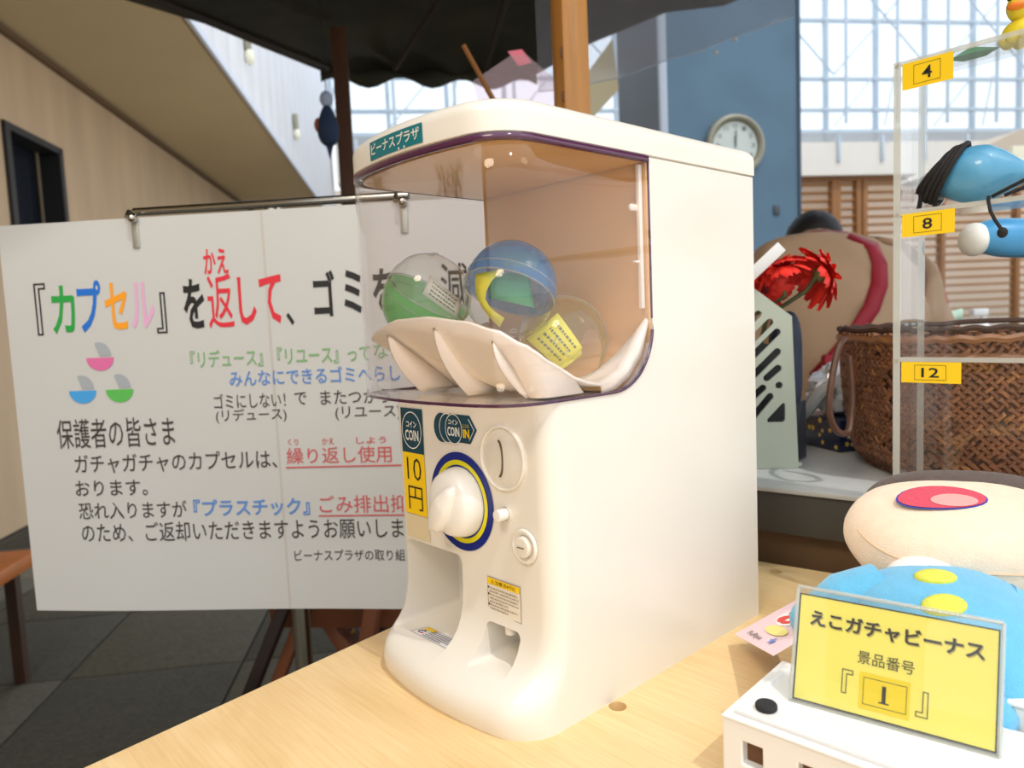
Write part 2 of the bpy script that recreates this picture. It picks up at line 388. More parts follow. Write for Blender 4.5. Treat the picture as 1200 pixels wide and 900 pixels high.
# big beige awning beyond the rack
b = MB(); b.prism([RM(8.0, 6.18, 1.50), RM(8.0, 7.4, 2.03), RM(8.0, 8.6, 2.25), RM(8.0, 8.6, 1.45)], e1*0.6)
tag(b.build('awning', mat('awning_beige', (206, 190, 172), 0.8, noise_amt=0.05, nscale=3), smooth=False), 'beige sloping awning below the glazing behind the acrylic rack', 'awning')
b = MB(); b.box(RM(4.0, 3.80, 0.825), (0.03, 0.30, 0.19), RR, 0.006)
sg = b.build('hanging_sign', mat('sign_cream', (238, 234, 208), 0.6)); tag(sg, 'cream sign board with a green spot at the picture edge', 'sign')
b = MB(); b.lathe([(0.0001, 0), (0.03, 0)], 24, frame(e2, (0, 0, 1), -e1, RM(3.98, 3.75, 0.80))); worldpart(b.build('green_spot', mat('sign_green', (86, 160, 96), 0.6)), sg)

# ------------------------------------------------------------------ dark canopy on timber posts
m_can = mat('dark_olive_cloth', (74, 72, 54), 0.9, noise_amt=0.6, nscale=3.5, bump=0.4, bscale=40)
cn = root('cloth_canopy', RM(2.7, 0.3, 1.0), 'dark olive cloth canopy stretched over timber posts above the table', 'canopy')
def sagfn(i, j):
    d0 = 1.5; l = -1.02+2.0*i + 0
    left = -0.774+(-0.287+0.774)*j; right = 1.04-0.24*j
    l = left+(right-left)*i; d = 2.30+(2.92-2.30)*j - 0.05*math.sin(PI*i)*0
    if j < 0.999: pass
    return RM(d, l, 1.0 + 0.03*math.sin(3*PI*i)*j*0 + 0.06*math.sin(PI*i)*math.sin(PI*j))
b = MB()
CL = [(0.55, -2.2), (1.5, -1.42), (2.375, -0.774), (2.536, -0.599), (2.712, -0.475), (2.966, -0.287)]
CRR = [(0.55, 2.35), (1.5, 1.60), (2.340, 1.075), (2.398, 0.90), (2.667, 0.715), (3.000, 0.571)]
V = []; nu = 24
for (a, c_) in zip(CL, CRR):
    for i in range(nu+1):
        t = i/nu; d = a[0]+(c_[0]-a[0])*t; l = a[1]+(c_[1]-a[1])*t
        V.append(RM(d, l, 1.0+0.05*math.sin(PI*t)*(1 if a[0] < 2.9 else 0)+0.012*math.sin(9*PI*t)*(a[0] > 2.9)))
F = [(r*(nu+1)+i, r*(nu+1)+i+1, (r+1)*(nu+1)+i+1, (r+1)*(nu+1)+i) for r in range(len(CL)-1) for i in range(nu)]
b.add(V, F); b.build('cloth', m_can, cn, solid=0.006)
b = MB()      # short hanging hem along the far edge
V = []
for i in range(nu+1):
    t = i/nu; d = 2.966+(3.000-2.966)*t; l = -0.287+0.858*t
    V += [RM(d, l, 1.0+0.012*math.sin(9*PI*t)), RM(d+0.01*math.sin(12*t), l, 0.955+0.02*math.sin(7*PI*t))]
b.add(V, [(2*i, 2*i+1, 2*i+3, 2*i+2) for i in range(nu)]); b.build('hem', m_can, cn, solid=0.004)
for lab, pa, pb in (('batten', RM(2.3, -0.72, 0.99), RM(2.9, -0.25, 0.985)), ('batten', RM(1.8, 0.35, 0.99), RM(2.9, 0.35, 0.985)), ('batten', RM(2.1, 0.2, 0.99), RM(2.9, 0.0, 0.985))):
    b = MB(); b.tube([pa, pb], 0.012, 6); b.build(lab, mat('dark_batten', (44, 32, 22), 0.7), cn)
def timber_post(d, l, wd, wl, z1, m, lab, rot=0.0):
    p = RM(d, l, 0); rr_ = root('timber_post', (p.x, p.y, FLOOR), lab, 'post', rz=ra+rot)
    b = MB(); b.box((0, 0, (z1-FLOOR)/2), (wd, wl, z1-FLOOR), None, 0.002); b.build('shaft', m, rr_, world=False)
    b = MB(); b.box((0, 0, 0.03), (wd+0.05, wl+0.05, 0.06), None, 0.004); b.build('foot_block', m, rr_, world=False)
    return rr_
m_brown = mat('brown_post_wood', (92, 56, 30), 0.55, noise_amt=0.35, nscale=30, stretch=(1, 1, 0.1))
m_orange = mat('orange_pine', (206, 142, 66), 0.45, noise_amt=0.35, nscale=60, stretch=(1, 1, 0.06), bump=0.2, bscale=60, coat=0.2)
timber_post(2.6, -0.182, 0.05, 0.05, H0+1.01, m_brown, 'dark brown square timber post rising behind the poster')
op = timber_post(1.13, 0.269, 0.043, 0.043, H0+1.02, m_orange, 'orange pine post with visible grain rising behind the machine', rot=math.radians(68-145.647))
m_knot = mat('pine_knot', (96, 56, 26), 0.6)
for k, z in enumerate((0.985-0.34+0.02, 0.60)):
    b = MB(); b.ball((0.0, 0.0, 0.0), (0.004, 0.0016, 0.009), 12, 8); o = b.build('knot', m_knot, op, world=False); o.location = (-0.0215, -0.017, z-FLOOR)
# second dark post below the canopy further left
# wavy clear vinyl sheet hanging from the canopy
vin = root('vinyl_sheet', RM(1.95, 0.8, 1.0), 'clear vinyl sheet with a wavy lower hem hanging from the canopy', 'sheet')
low = [(0.366, 0.589), (0.44, 0.60), (0.516, 0.622), (0.598, 0.637), (0.717, 0.673), (0.813, 0.696), (0.886, 0.728), (0.96, 0.757), (1.034, 0.781), (1.094, 0.799)]
V = []
for (l, z) in low: V += [RM(1.92+0.02*math.sin(l*14), l, z), RM(1.92+0.01*math.sin(l*11), l, 0.985)]
b = MB(); b.add(V, [(2*i, 2*i+1, 2*i+3, 2*i+2) for i in range(len(low)-1)]); b.build('sheet', clear('vinyl', (0.90, 0.90, 0.92), 1.3, 0.08, 0.30, (176, 172, 176)), vin)
b = MB(); b.tube([V[2*i] for i in range(len(low))], 0.0018, 6); b.build('hem', clear('vinyl_hem', (0.9, 0.93, 0.96), 1.5, 0.15, 0.35, (225, 235, 245)), vin)
for (l, z) in ((0.850, 0.690), (0.905, 0.725)):
    b = MB(); b.ball(RM(1.9, l, z), (0.005, 0.005, 0.006), 10, 8); b.build('grommet', mat('grommet_pale', (225, 222, 205), 0.4), vin)
# ornament hanging by the brown post
orn = root('hanging_ornament', RM(2.25, -0.205, 0.60), 'dark blue hanging cloth ornament beside the brown post', 'ornament')
c0 = RM(2.25, -0.205, 0.60)
b = MB(); b.ball(c0, (0.03, 0.03, 0.062), 20, 14, fn=lambda p: Vector((p.x*(1-0.35*p.z), p.y*(1-0.35*p.z), p.z))); b.build('body', mat('navy_cloth', (44, 62, 92), 0.8, noise_amt=0.2), orn)
b = MB(); b.ball(c0+e2*-0.028+Vector((0, 0, 0.0)), (0.012, 0.012, 0.022), 12, 8); b.build('fin', mat('rust_cloth', (170, 90, 50), 0.8), orn)
b = MB(); b.ball(c0+Vector((0, 0, 0.075)), (0.02, 0.02, 0.024), 12, 8); b.build('bow', mat('pale_cloth', (186, 200, 222), 0.7), orn)
b = MB(); b.tube([c0+Vector((0, 0, 0.09)), c0+Vector((0, 0, 0.41))], 0.0015, 5); b.build('cord', m_ink, orn)
b = MB(); b.prism([c0+e2*-0.012-Vector((0, 0, 0.05)), c0+e2*0.014-Vector((0, 0, 0.05)), c0-Vector((0, 0, 0.10))], e1*0.006); b.build('tail', mat('navy_cloth', (44, 62, 92), 0.8), orn)
# pink fan on a stick stuck in a bamboo holder behind the machine
fan = root('paper_fan', RM(1.32, 0.15, 0.30), 'translucent pink and white paper fan with a slanted brown stick behind the machine', 'fan')
b = MB(); b.tube([RM(1.28, 0.118, 0.474), RM(1.32, 0.172, 0.392), RM(1.36, 0.235, 0.29), RM(1.40, 0.30, 0.19)], [0.0042, 0.0048, 0.0052, 0.0052], 8); b.build('stick', mat('fan_stick', (150, 96, 44), 0.5), fan)
fc = RM(1.38, 0.225, 0.435)
FT = frame(e2, (0, 0, 1), -e1, fc)
b = MB(); b.prism([FT @ Vector(v) for v in ((-0.085, 0.01, 0), (-0.01, 0.058, 0), (0.02, 0.06, 0), (0.09, 0.0, 0), (0.07, -0.08, 0), (-0.06, -0.08, 0))], e1*0.001)
b.build('paper', clear('fan_paper', (0.96, 0.90, 0.92), 0.3, 0.4, 0.15, (250, 225, 230)), fan)
b = MB(); b.prism([FT @ Vector(v) for v in ((-0.015, 0.066, -0.002), (0.012, 0.07, -0.002), (0.03, 0.046, -0.002), (0.004, 0.04, -0.002))], e1*0.001)
b.build('pink_tip', mat('fan_pink', (242, 130, 150), 0.7), fan)

# ------------------------------------------------------------------ far shop clutter seen through the rack
tblf = root('display_table', RM(2.45, 2.0, -0.05), 'low white display table far behind the woven basket', 'table', rz=ra)
tp = RM(2.5, 2.05, 0)
b = MB(); b.box((0, 0, 0), (0.6, 1.1, 0.03), None, 0.004); o = b.build('table_top', mat('display_white', (216, 212, 204), 0.6), tblf, world=False); tblf.location = (tp.x, tp.y, H0-0.24)
for sx_ in (-0.26, 0.26):
    for sy_ in (-0.5, 0.5):
        b = MB(); L = (H0-0.24)-FLOOR; b.box((sx_, sy_, -L/2), (0.03, 0.03, L-0.03)); b.build('leg', mat('display_white', (216, 212, 204), 0.6), tblf, world=False)
TZ = 0.024-0.24+0.001+0.0  # table top height above eye level
def fp(d, l, h): return RM(d, l, h)
tz = -0.24+0.015
bag = root('gift_bag', fp(2.35, 1.80, tz), 'red striped bag with thin red rope handles on the far display table', 'bag')
b = MB(); b.box(fp(2.35, 1.80, tz+0.075), (0.12, 0.22, 0.15), RR, 0.01); b.build('bag_body', mat('bag_red', (150, 62, 58), 0.8, noise_amt=0.3, nscale=30), bag)
for dd in (-0.03, 0.03):
    b = MB(); b.tube([fp(2.35+dd, 1.80-0.085+0.17*t, tz+0.15+0.19*math.sin(PI*t)**0.6) for t in [k/16 for k in range(17)]], 0.007, 6); b.build('handle', mat('handle_red', (176, 58, 70), 0.6), bag)
b = MB(); b.grid(lambda i, j: fp(2.27, 1.72+0.17*i, tz+0.165+0.035*j-0.015*math.sin(PI*i)), 12, 2); tag(b.build('pouch', mat('mint_cloth', (196, 226, 204), 0.8), solid=0.02), 'mint green cloth pouch leaning on the red bag', 'pouch')
bt = root('spray_bottle', fp(2.3, 2.0, tz), 'white pump bottle on the far display table', 'bottle')
BT = Matrix.Translation(fp(2.3, 2.0, tz))
b = MB(); b.lathe([(0.0001, 0), (0.03, 0), (0.032, 0.01), (0.032, 0.12), (0.02, 0.14), (0.012, 0.15), (0.012, 0.17)], 20, BT, True); b.build('bottle_body', mat('bottle_white', (232, 234, 234), 0.4), bt)
b = MB(); b.box(fp(2.3, 1.985, tz+0.185), (0.025, 0.06, 0.025), RR, 0.004); b.build('pump_head', mat('bottle_white', (232, 234, 234), 0.4), bt)
b = MB(); b.ball(fp(2.2, 1.90, tz+0.045), (0.04, 0.04, 0.045), 16, 10); tag(b.build('dark_mug', mat('mug_dark', (48, 50, 54), 0.4)), 'small dark round mug on the far display table', 'mug')
b = MB(); b.box(fp(2.2, 1.76, tz+0.02), (0.05, 0.09, 0.04), RR, 0.006); tag(b.build('small_box', mat('blue_box', (44, 74, 160), 0.5)), 'small bright blue box on the far display table', 'box')
b = MB(); b.box(fp(2.25, 1.55, tz+0.09), (0.1, 0.16, 0.18), RR, 0.01); tag(b.build('paper_box', mat('paper_box', (206, 196, 180), 0.7, noise_amt=0.2, nscale=20)), 'pale carton on the far display table behind the acrylic panel', 'box')

# ------------------------------------------------------------------ wooden table
m_table = bpy.data.materials.new('birch_table'); m_table.use_nodes = True
def table_mat():
    t = m_table.node_tree; b = t.nodes['Principled BSDF']; N = t.nodes.new; Lk = t.links.new
    tcn = N('ShaderNodeTexCoord'); mp = N('ShaderNodeMapping'); Lk(tcn.outputs['Object'], mp.inputs[0]); mp.inputs['Scale'].default_value = (6, 130, 6); mp.inputs['Rotation'].default_value = (0, 0, math.radians(-12))
    n = N('ShaderNodeTexNoise'); n.inputs['Scale'].default_value = 3; n.inputs['Detail'].default_value = 8; n.inputs['Roughness'].default_value = 0.6; Lk(mp.outputs[0], n.inputs['Vector'])
    rp = N('ShaderNodeValToRGB'); e = rp.color_ramp.elements; e[0].position = 0.3; e[0].color = lin((228, 192, 136))+(1,); e[1].position = 0.62; e[1].color = lin((236, 206, 154))+(1,)
    Lk(n.outputs['Fac'], rp.inputs[0])
    mp2 = N('ShaderNodeMapping'); Lk(tcn.outputs['Object'], mp2.inputs[0]); mp2.inputs['Scale'].default_value = (2.2, 7, 2); mp2.inputs['Rotation'].default_value = (0, 0, math.radians(-12))
    n2 = N('ShaderNodeTexNoise'); n2.inputs['Scale'].default_value = 2.4; n2.inputs['Distortion'].default_value = 1.2; Lk(mp2.outputs[0], n2.inputs['Vector'])
    rp2 = N('ShaderNodeValToRGB'); e = rp2.color_ramp.elements; e[0].position = 0.42; e[0].color = (1, 1, 1, 1); e[1].position = 0.6; e[1].color = (0.93, 0.89, 0.82, 1)
    Lk(n2.outputs['Fac'], rp2.inputs[0])
    mx = N('ShaderNodeMix'); mx.data_type = 'RGBA'; mx.blend_type = 'MULTIPLY'; mx.inputs[0].default_value = 1
    Lk(rp.outputs[0], mx.inputs[6]); Lk(rp2.outputs[0], mx.inputs[7]); Lk(mx.outputs[2], b.inputs['Base Color'])
    b.inputs['Roughness'].default_value = 0.32; b.inputs['Specular IOR Level'].default_value = 0.5
table_mat()
td = math.radians(97.5); du = Vector((math.cos(td), math.sin(td), 0)); dv = Vector((math.sin(td), -math.cos(td), 0))
A0 = Vector((-0.2198, 0.0157, 0))
tb_root = root('wooden_table', (0.15, 0.1, FLOOR), 'pale birch wooden table carrying the capsule machine', 'table')
def back_y(x): return 0.3754+0.1925*(x+0.07)
PA = A0 - du*0.75; PB = Vector((-0.2198+(-0.0475), 0.0157+0.36, 0))
PB = Vector((-0.2655, back_y(-0.2655), 0))
PC = Vector((0.95, back_y(0.95), 0)); PD = PA + Vector((1.15, 0.02, 0))
b = MB(); b.prism([PA-Vector((0, 0, 0.03)), PD-Vector((0, 0, 0.03)), PC-Vector((0, 0, 0.03)), PB-Vector((0, 0, 0.03))], (0, 0, 0.03))
top = b.build('table_top', m_table, tb_root, smooth=False, bevel=0.0015); top = bake(top)
def cyl(c, r, h):
    b = MB(); b.lathe([(r, -h), (r, h)], 24, Matrix.Translation(c), True); return b.build('cutter', None)
cut(top, [cyl((0.0065, 0.0495, 0), 0.0062, 0.014), cyl((-0.0405, 0.357, 0), 0.0062, 0.014)])
top.data.materials.clear(); top.data.materials.append(m_table)
m_hole = mat('drilled_wood', (150, 104, 52), 0.8)
for c in ((0.0065, 0.0495, -0.0139), (-0.0405, 0.357, -0.0139)):
    b = MB(); b.lathe([(0.0001, 0), (0.0062, 0.0002)], 20, Matrix.Translation(c)); b.build('screw_hole', m_hole, tb_root)
m_tleg = mat('table_leg_wood', (190, 140, 84), 0.5, noise_amt=0.1)
for q in (PA.lerp(PC, 0.07), PB.lerp(PD, 0.07), PC.lerp(PA, 0.07), PD.lerp(PB, 0.07)):
    b = MB(); b.box((q.x, q.y, (FLOOR-0.03)/2), (0.05, 0.05, -FLOOR-0.03), None, 0.003); b.build('leg', m_tleg, tb_root)

# ------------------------------------------------------------------ grey-topped counter behind
cdv = Vector((math.cos(math.radians(9)), math.sin(math.radians(9)), 0)); cnv = Vector((-cdv.y, cdv.x, 0))
C0 = Vector((-0.0722, 0.385, 0))
def CP(a, c_, z): v = C0+cdv*a+cnv*c_; return Vector((v.x, v.y, z))
CR_ = Matrix((cdv, cnv, Vector((0, 0, 1)))).transposed().to_3x3()
ct = root('grey_counter', CP(0.4, 0.3, FLOOR), 'counter with a pale grey top and dark front behind the wooden table', 'counter')
b = MB(); b.box(CP(0.465, 0.33, (0.03+0.074)/2), (1.27, 0.66, 0.044), CR_, 0.0015); b.build('dark_fascia', mat('charcoal_fascia', (74, 72, 68), 0.6, noise_amt=0.1, nscale=15), ct)
b = MB(); b.box(CP(0.465, 0.328, 0.077), (1.275, 0.664, 0.006), CR_, 0.0015); b.build('counter_top', mat('grey_laminate', (200, 202, 200), 0.3, noise_amt=0.04, nscale=8), ct)
b = MB(); b.box(CP(0.465, 0.335, (FLOOR+0.03)/2), (1.25, 0.64, 0.03-FLOOR), CR_, 0.002); b.build('counter_body', mat('brown_panel', (112, 84, 54), 0.6, noise_amt=0.15, nscale=20), ct)

# ------------------------------------------------------------------ poster stand
T0 = Vector((-0.5685, 0.0784, 0.4150)); pu = Vector((0.7424, 0.67, 0)).normalized(); pw = Vector((0.67, -0.7424, 0)).normalized()  # pw points at the viewer
def PP(u, v, o=0.0): return T0+pu*u-Vector((0, 0, v))+pw*o
PH = 0.513; PW = 0.355
m_paper = mat('laminated_paper', (204, 203, 198), 0.28, noise_amt=0.03, nscale=5, bump=0.12, bscale=14)
pst = root('poster_sign', PP(0, PH), 'white laminated poster with Japanese lettering hanging left of the machine', 'poster')
b = MB(); b.grid(lambda i, j: PP(-PW+2*PW*i, PH*j, 0.0025*math.sin(i*9)*j), 40, 20); b.build('poster_sheet', m_paper, pst, smooth=False, solid=0.0006)
def wav(u, v): return 0.0025*math.sin((u+PW)/(2*PW)*9)*(v/PH)
pm = lambda a, c_: PP(a, -c_, 0.0009+wav(a, -c_))
b = MB(); b.grid(lambda i, j: PP(-0.0015+0.003*i, PH*j, 0.0006+wav(0, PH*j)), 1, 12); b.build('sheet_seam', mat('seam_line', (196, 190, 180), 0.4), pst)
inks = dict(k=mat('poster_black', (28, 26, 26), 0.5), g=mat('poster_green', (40, 160, 66), 0.5), bl=mat('poster_blue', (30, 112, 204), 0.5), o=mat('poster_orange', (246, 160, 30), 0.5), p=mat('poster_pink', (226, 172, 206), 0.5), r=mat('poster_red', (220, 44, 58), 0.5), dk=mat('poster_charcoal', (66, 62, 58), 0.5), lg=mat('poster_soft_green', (128, 176, 120), 0.5), lb=mat('poster_soft_blue', (92, 138, 204), 0.5), rr=mat('poster_soft_red', (204, 92, 92), 0.5))
def L(s, u0, v0, u1, v1, ink, bold=0.012):
    return text(s, (u0, -v1, u1, -v0), pm, inks[ink], pst, bold)
def corner_br(u0, v0, u1, v1, flip):
    """hollow title bracket"""
    s = MB(); t = 0.0022; w_ = (u1-u0); tk = w_*0.42
    P = [(u0, v0), (u1, v0), (u1, v0+tk), (u0+tk, v0+tk), (u0+tk, v1), (u0, v1)]
    if flip: P = [(u0+u1-x, v0+v1-y) for x, y in P]
    for i in range(6):
        (x0, y0), (x1, y1) = P[i], P[(i+1) % 6]
        quad((min(x0, x1)-t/2, -max(y0, y1)-t/2, max(x0, x1)+t/2, -min(y0, y1)+t/2), pm, None, None, mb=s)
    return s.build('bracket_mark', inks['k'], pst, smooth=False)
corner_br(-0.312, 0.077, -0.298, 0.142, False)
L('カ', -0.291, 0.080, -0.258, 0.142, 'g', 0.02); L('プ', -0.254, 0.075, -0.221, 0.142, 'bl', 0.02); L('セ', -0.217, 0.080, -0.186, 0.140, 'o', 0.02); L('ル', -0.182, 0.081, -0.150, 0.140, 'p', 0.02)
corner_br(-0.148, 0.096, -0.136, 0.146, True)
L('を', -0.111, 0.080, -0.083, 0.143, 'k', 0.025); L('返', -0.079, 0.076, -0.045, 0.144, 'r', 0.02); L('し', -0.038, 0.081, -0.015, 0.141, 'r', 0.02); L('て', -0.010, 0.080, 0.019, 0.141, 'r', 0.02)
L('、', 0.023, 0.128, 0.033, 0.144, 'k', 0.02); L('ゴ', 0.060, 0.078, 0.088, 0.135, 'k', 0.025); L('ミ', 0.099, 0.079, 0.122, 0.133, 'k', 0.025); L('を', 0.136, 0.079, 0.166, 0.132, 'k', 0.025)
L('減', 0.222, 0.077, 0.256, 0.132, 'k', 0.02)
L('かえ', -0.080, 0.044, -0.048, 0.076, 'r', 0.02)
L('『リデュース』『リユース』って', -0.108, 0.171, 0.128, 0.194, 'lg'); L('なに？', 0.133, 0.170, 0.185, 0.190, 'lg')
L('みんなにできるゴミへらし', -0.058, 0.198, 0.165, 0.219, 'lb')
L('ゴミにしない！', -0.081, 0.2275, 0.014, 0.247, 'dk', 0.005); L('で', 0.026, 0.229, 0.042, 0.245, 'dk', 0.005); L('またつかう', 0.060, 0.228, 0.150, 0.246, 'dk', 0.005)
L('(リデュース)', -0.080, 0.2475, 0.014, 0.266, 'dk', 0.005); L('(リユース)', 0.078, 0.249, 0.163, 0.267, 'dk', 0.005)
L('保護者の皆さま', -0.300, 0.254, -0.137, 0.293, 'dk', 0.004)
L('ガチャガチャのカプセルは、', -0.279, 0.3015, -0.003, 0.3265, 'dk', 0.006)
L('繰り返し使用', 0.010, 0.300, 0.148, 0.3215, 'rr', 0.006); quad((0.008, -0.3265, 0.30, -0.3245), pm, inks['rr'], pst, 'underline', 8)
L('くり', 0.013, 0.2885, 0.027, 0.297, 'rr', 0.01); L('かえ', 0.058, 0.2885, 0.074, 0.297, 'rr', 0.01); L('しよう', 0.103, 0.2885, 0.142, 0.297, 'rr', 0.01)
L('おります。', -0.281, 0.336, -0.180, 0.357, 'dk', 0.006)
L('恐れ入りますが', -0.279, 0.365, -0.129, 0.388, 'dk', 0.006); L('『プラスチック』', -0.120, 0.3645, 0.036, 0.388, 'lb', 0.02)
L('ごみ排出抑', 0.049, 0.363, 0.165, 0.386, 'rr', 0.008); quad((0.047, -0.3905, 0.30, -0.3885), pm, inks['rr'], pst, 'underline', 8)
L('のため、ご返却いただきますようお願いしま', -0.278, 0.393, 0.158, 0.4195, 'dk', 0.006)
L('ビーナスプラザの取り組', 0.011, 0.434, 0.158, 0.449, 'dk', 0.004)
m_sg = mat('icon_grey', (166, 172, 176), 0.5)
for (cu, cv, col, ckey) in ((-0.230, 0.176, (222, 110, 160), 'icon_pink'), (-0.258, 0.218, (70, 160, 222), 'icon_blue'), (-0.207, 0.218, (92, 186, 84), 'icon_green')):
    s = MB(); s.grid(lambda i, j: PP(cu+0.019*j*math.cos(PI+PI*i), cv-0.001-0.017*j*math.sin(PI+PI*i), 0.001+wav(cu, cv)), 16, 1); s.build('capsule_mark', mat(ckey, col, 0.5), pst, smooth=False)
    s = MB(); s.grid(lambda i, j: PP(cu-0.011*math.sin(PI*i*0.5)*0+(0.016*j*math.cos(PI*i*0.62)), cv-0.003-0.018*j*math.sin(PI*i*0.62), 0.001+wav(cu, cv)), 14, 1); s.build('capsule_mark', m_sg, pst, smooth=False)
# chrome stand
m_chrome = mat('chrome', (190, 186, 176), 0.12, metal=1.0)
std = root('sign_stand', (PP(0.006, 0).x-pw.x*0.02, PP(0.006, 0).y-pw.y*0.02, FLOOR), 'chrome T-shaped sign stand holding the poster', 'sign stand')
ends = [PP(-0.178, 0.002, -0.004), PP(-0.181, -0.004, -0.006), PP(-0.176, -0.0085, -0.008)]
b = MB(); b.tube([PP(-0.172, -0.0085, -0.008), PP(0.0, -0.0085, -0.008), PP(0.186, -0.0085, -0.008)], 0.0052, 14); b.build('cross_bar', m_chrome, std)
for s_ in (-1, 1):
    cx = -0.1665 if s_ < 0 else 0.181
    b = MB(); b.ball(PP(cx, 0.001, 0.006), (0.0062, 0.0062, 0.0062), 16, 12); b.build('clip_knob', m_chrome, std)
    b = MB(); b.tube([PP(cx-0.010, -0.009, -0.006), PP(cx-0.010, -0.002, 0.0), PP(cx, 0.001, 0.002)], 0.0038, 10); b.build('clip_arm', m_chrome, std)
    b = MB(); b.box(PP(cx, 0.02, 0.0018), (0.009, 0.0014, 0.036), Matrix((pu, pw, Vector((0, 0, 1)))).transposed().to_3x3(), 0.0004); b.build('clip_blade', mat('clip_clear', (190, 188, 176), 0.3, metal=0.6), std)
sp_ = PP(0.006, 0, -0.02)
b = MB(); b.tube([Vector((sp_.x, sp_.y, FLOOR+0.012)), Vector((sp_.x, sp_.y, 0.423))], 0.0115, 18); b.build('pole', m_chrome, std)
b = MB(); b.lathe([(0.0001, 0), (0.15, 0), (0.15, 0.006), (0.02, 0.014), (0.0001, 0.014)], 40, Matrix.Translation((sp_.x, sp_.y, FLOOR))); b.build('base_plate', m_chrome, std)
# brown wooden easel legs behind the poster (crossed boards near the floor)
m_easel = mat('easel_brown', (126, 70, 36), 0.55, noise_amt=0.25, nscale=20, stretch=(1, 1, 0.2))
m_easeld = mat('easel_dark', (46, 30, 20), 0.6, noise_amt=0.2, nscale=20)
est = root('wooden_trestle', (-0.93, 0.26, FLOOR), 'brown wooden folding stool with crossed legs behind the poster pole', 'stool')
def bar(name, a, c_, wx, wy, m, par):
    a = Vector(a); c_ = Vector(c_); d = (c_-a); Lh = d.length; q = d.to_track_quat('Z', 'Y').to_matrix()
    b = MB(); b.box((a+c_)/2, (wx, wy, Lh), q, 0.002); return b.build(name, m, par)
def EP(u, z, o=0): return Vector((-0.925, 0.27, 0))+pu*u+Vector((0, 0, z))-pw*o
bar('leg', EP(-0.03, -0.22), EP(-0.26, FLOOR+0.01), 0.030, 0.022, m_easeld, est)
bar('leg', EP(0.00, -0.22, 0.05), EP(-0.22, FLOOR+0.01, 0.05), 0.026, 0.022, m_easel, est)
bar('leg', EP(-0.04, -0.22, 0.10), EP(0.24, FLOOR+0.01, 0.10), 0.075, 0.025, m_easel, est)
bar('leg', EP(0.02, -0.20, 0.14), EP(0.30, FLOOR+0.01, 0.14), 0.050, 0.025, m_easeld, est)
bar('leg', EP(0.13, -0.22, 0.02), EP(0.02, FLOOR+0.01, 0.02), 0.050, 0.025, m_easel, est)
bar('top_rail', EP(-0.10, -0.215, 0.07), EP(0.16, -0.215, 0.07), 0.03, 0.20, m_easel, est)
b = MB(); b.ball(EP(0.055, -0.335, 0.083), (0.006, 0.006, 0.006), 12, 8); b.build('bolt', mat('brass_bolt', (170, 130, 60), 0.4, metal=0.8), est)
# orange bench end at the far left
bn = RM(2.1, -1.62, 0)
bnr = root('wooden_bench', (bn.x, bn.y, FLOOR), 'orange-brown wooden bench end at the far left edge behind the poster', 'bench', rz=ra)
b = MB(); b.box((0, -0.2, 0.36), (0.30, 0.62, 0.04), None, 0.004); b.build('bench_seat', mat('bench_orange', (196, 112, 48), 0.5, noise_amt=0.15), bnr, world=False)
for sx_ in (-0.11, 0.11):
    for sy_ in (-0.45, 0.05):
        b = MB(); b.box((sx_, sy_, 0.17), (0.03, 0.03, 0.34)); b.build('leg', mat('bench_dark', (60, 36, 22), 0.5), bnr, world=False)

# ------------------------------------------------------------------ capsule machine
W = 0.176
m_white = mat('cream_white_plastic', (234, 228, 216), 0.28, noise_amt=0.015, nscale=6, coat=0.15)
m_white2 = mat('knob_white_plastic', (244, 241, 234), 0.3, noise_amt=0.01, coat=0.2)
m_inner = mat('ramp_cream_plastic', (248, 238, 224), 0.4, noise_amt=0.01)
mc = root('capsule_machine', (-0.088, 0.1, 0), 'white tabletop capsule vending machine with clear smoky front dome and coin knob', 'vending machine')
def outline(bp, r, s, ins=0.0, yb=0.25, Wd=W, x0=0.0, n1=10, n2=24):
    """plan outline: right-back, down the right side, round the bulged front, up the left side"""
    xr = x0-ins; xl = x0-Wd+ins; hw = (xr-xl)/2; xc = (xr+xl)/2
    yf = lambda x: -bp+ins+s*((x-xc)/hw)**2
    slope = math.atan(2*s/hw)
    cx = xr-r; ea = -(PI/2-slope*0.9); xj = cx+r*math.cos(ea); cy = yf(xj)-r*math.sin(ea)
    arc = [(cx+r*math.cos(ea*k/n1), cy+r*math.sin(ea*k/n1)) for k in range(n1+1)]
    right = [(xr, yb-ins)] + [(xr, yb-ins+(cy-(yb-ins))*k/8) for k in range(1, 8)]
    fr = [(xj+(2*xc-2*xj)*k/n2, yf(xj+(2*xc-2*xj)*k/n2)) for k in range(1, n2)]
    mir = lambda L_: [(2*xc-x, y) for x, y in reversed(L_)]
    return right+arc+fr+mir(arc)+mir(right)
def loft(rings, capb=True, capt=True):
    """rings: list of (outline, z)"""
    n = len(rings[0][0]); V = []; F = []
    for ol, z in rings: V += [(x, y, z) for x, y in ol]
    for i in range(len(rings)-1):
        for k in range(n): F.append((i*n+k, i*n+(k+1) % n, (i+1)*n+(k+1) % n, (i+1)*n+k))
    if capb: F.append(tuple(range(n)))
    if capt: F.append(tuple((len(rings)-1)*n+k for k in range(n)))
    return V, F
prof = [(0, 0.0380), (0.003, 0.0395), (0.010, 0.0408), (0.016, 0.0402), (0.021, 0.0375), (0.025, 0.0325), (0.029, 0.0260), (0.033, 0.0190), (0.038, 0.0125), (0.044, 0.0075), (0.052, 0.0038), (0.062, 0.0015), (0.075, 0.0005), (0.2125, 0.0005), (0.3738, 0.0005)]
rings = [(outline(bp, 0.014+0.020*min(1, bp/0.04), 0.0005+0.32*bp), z) for z, bp in prof]
bm_ = MB(); bm_.add(*loft(rings)); body = bm_.build('body', m_white, None, angle=50)
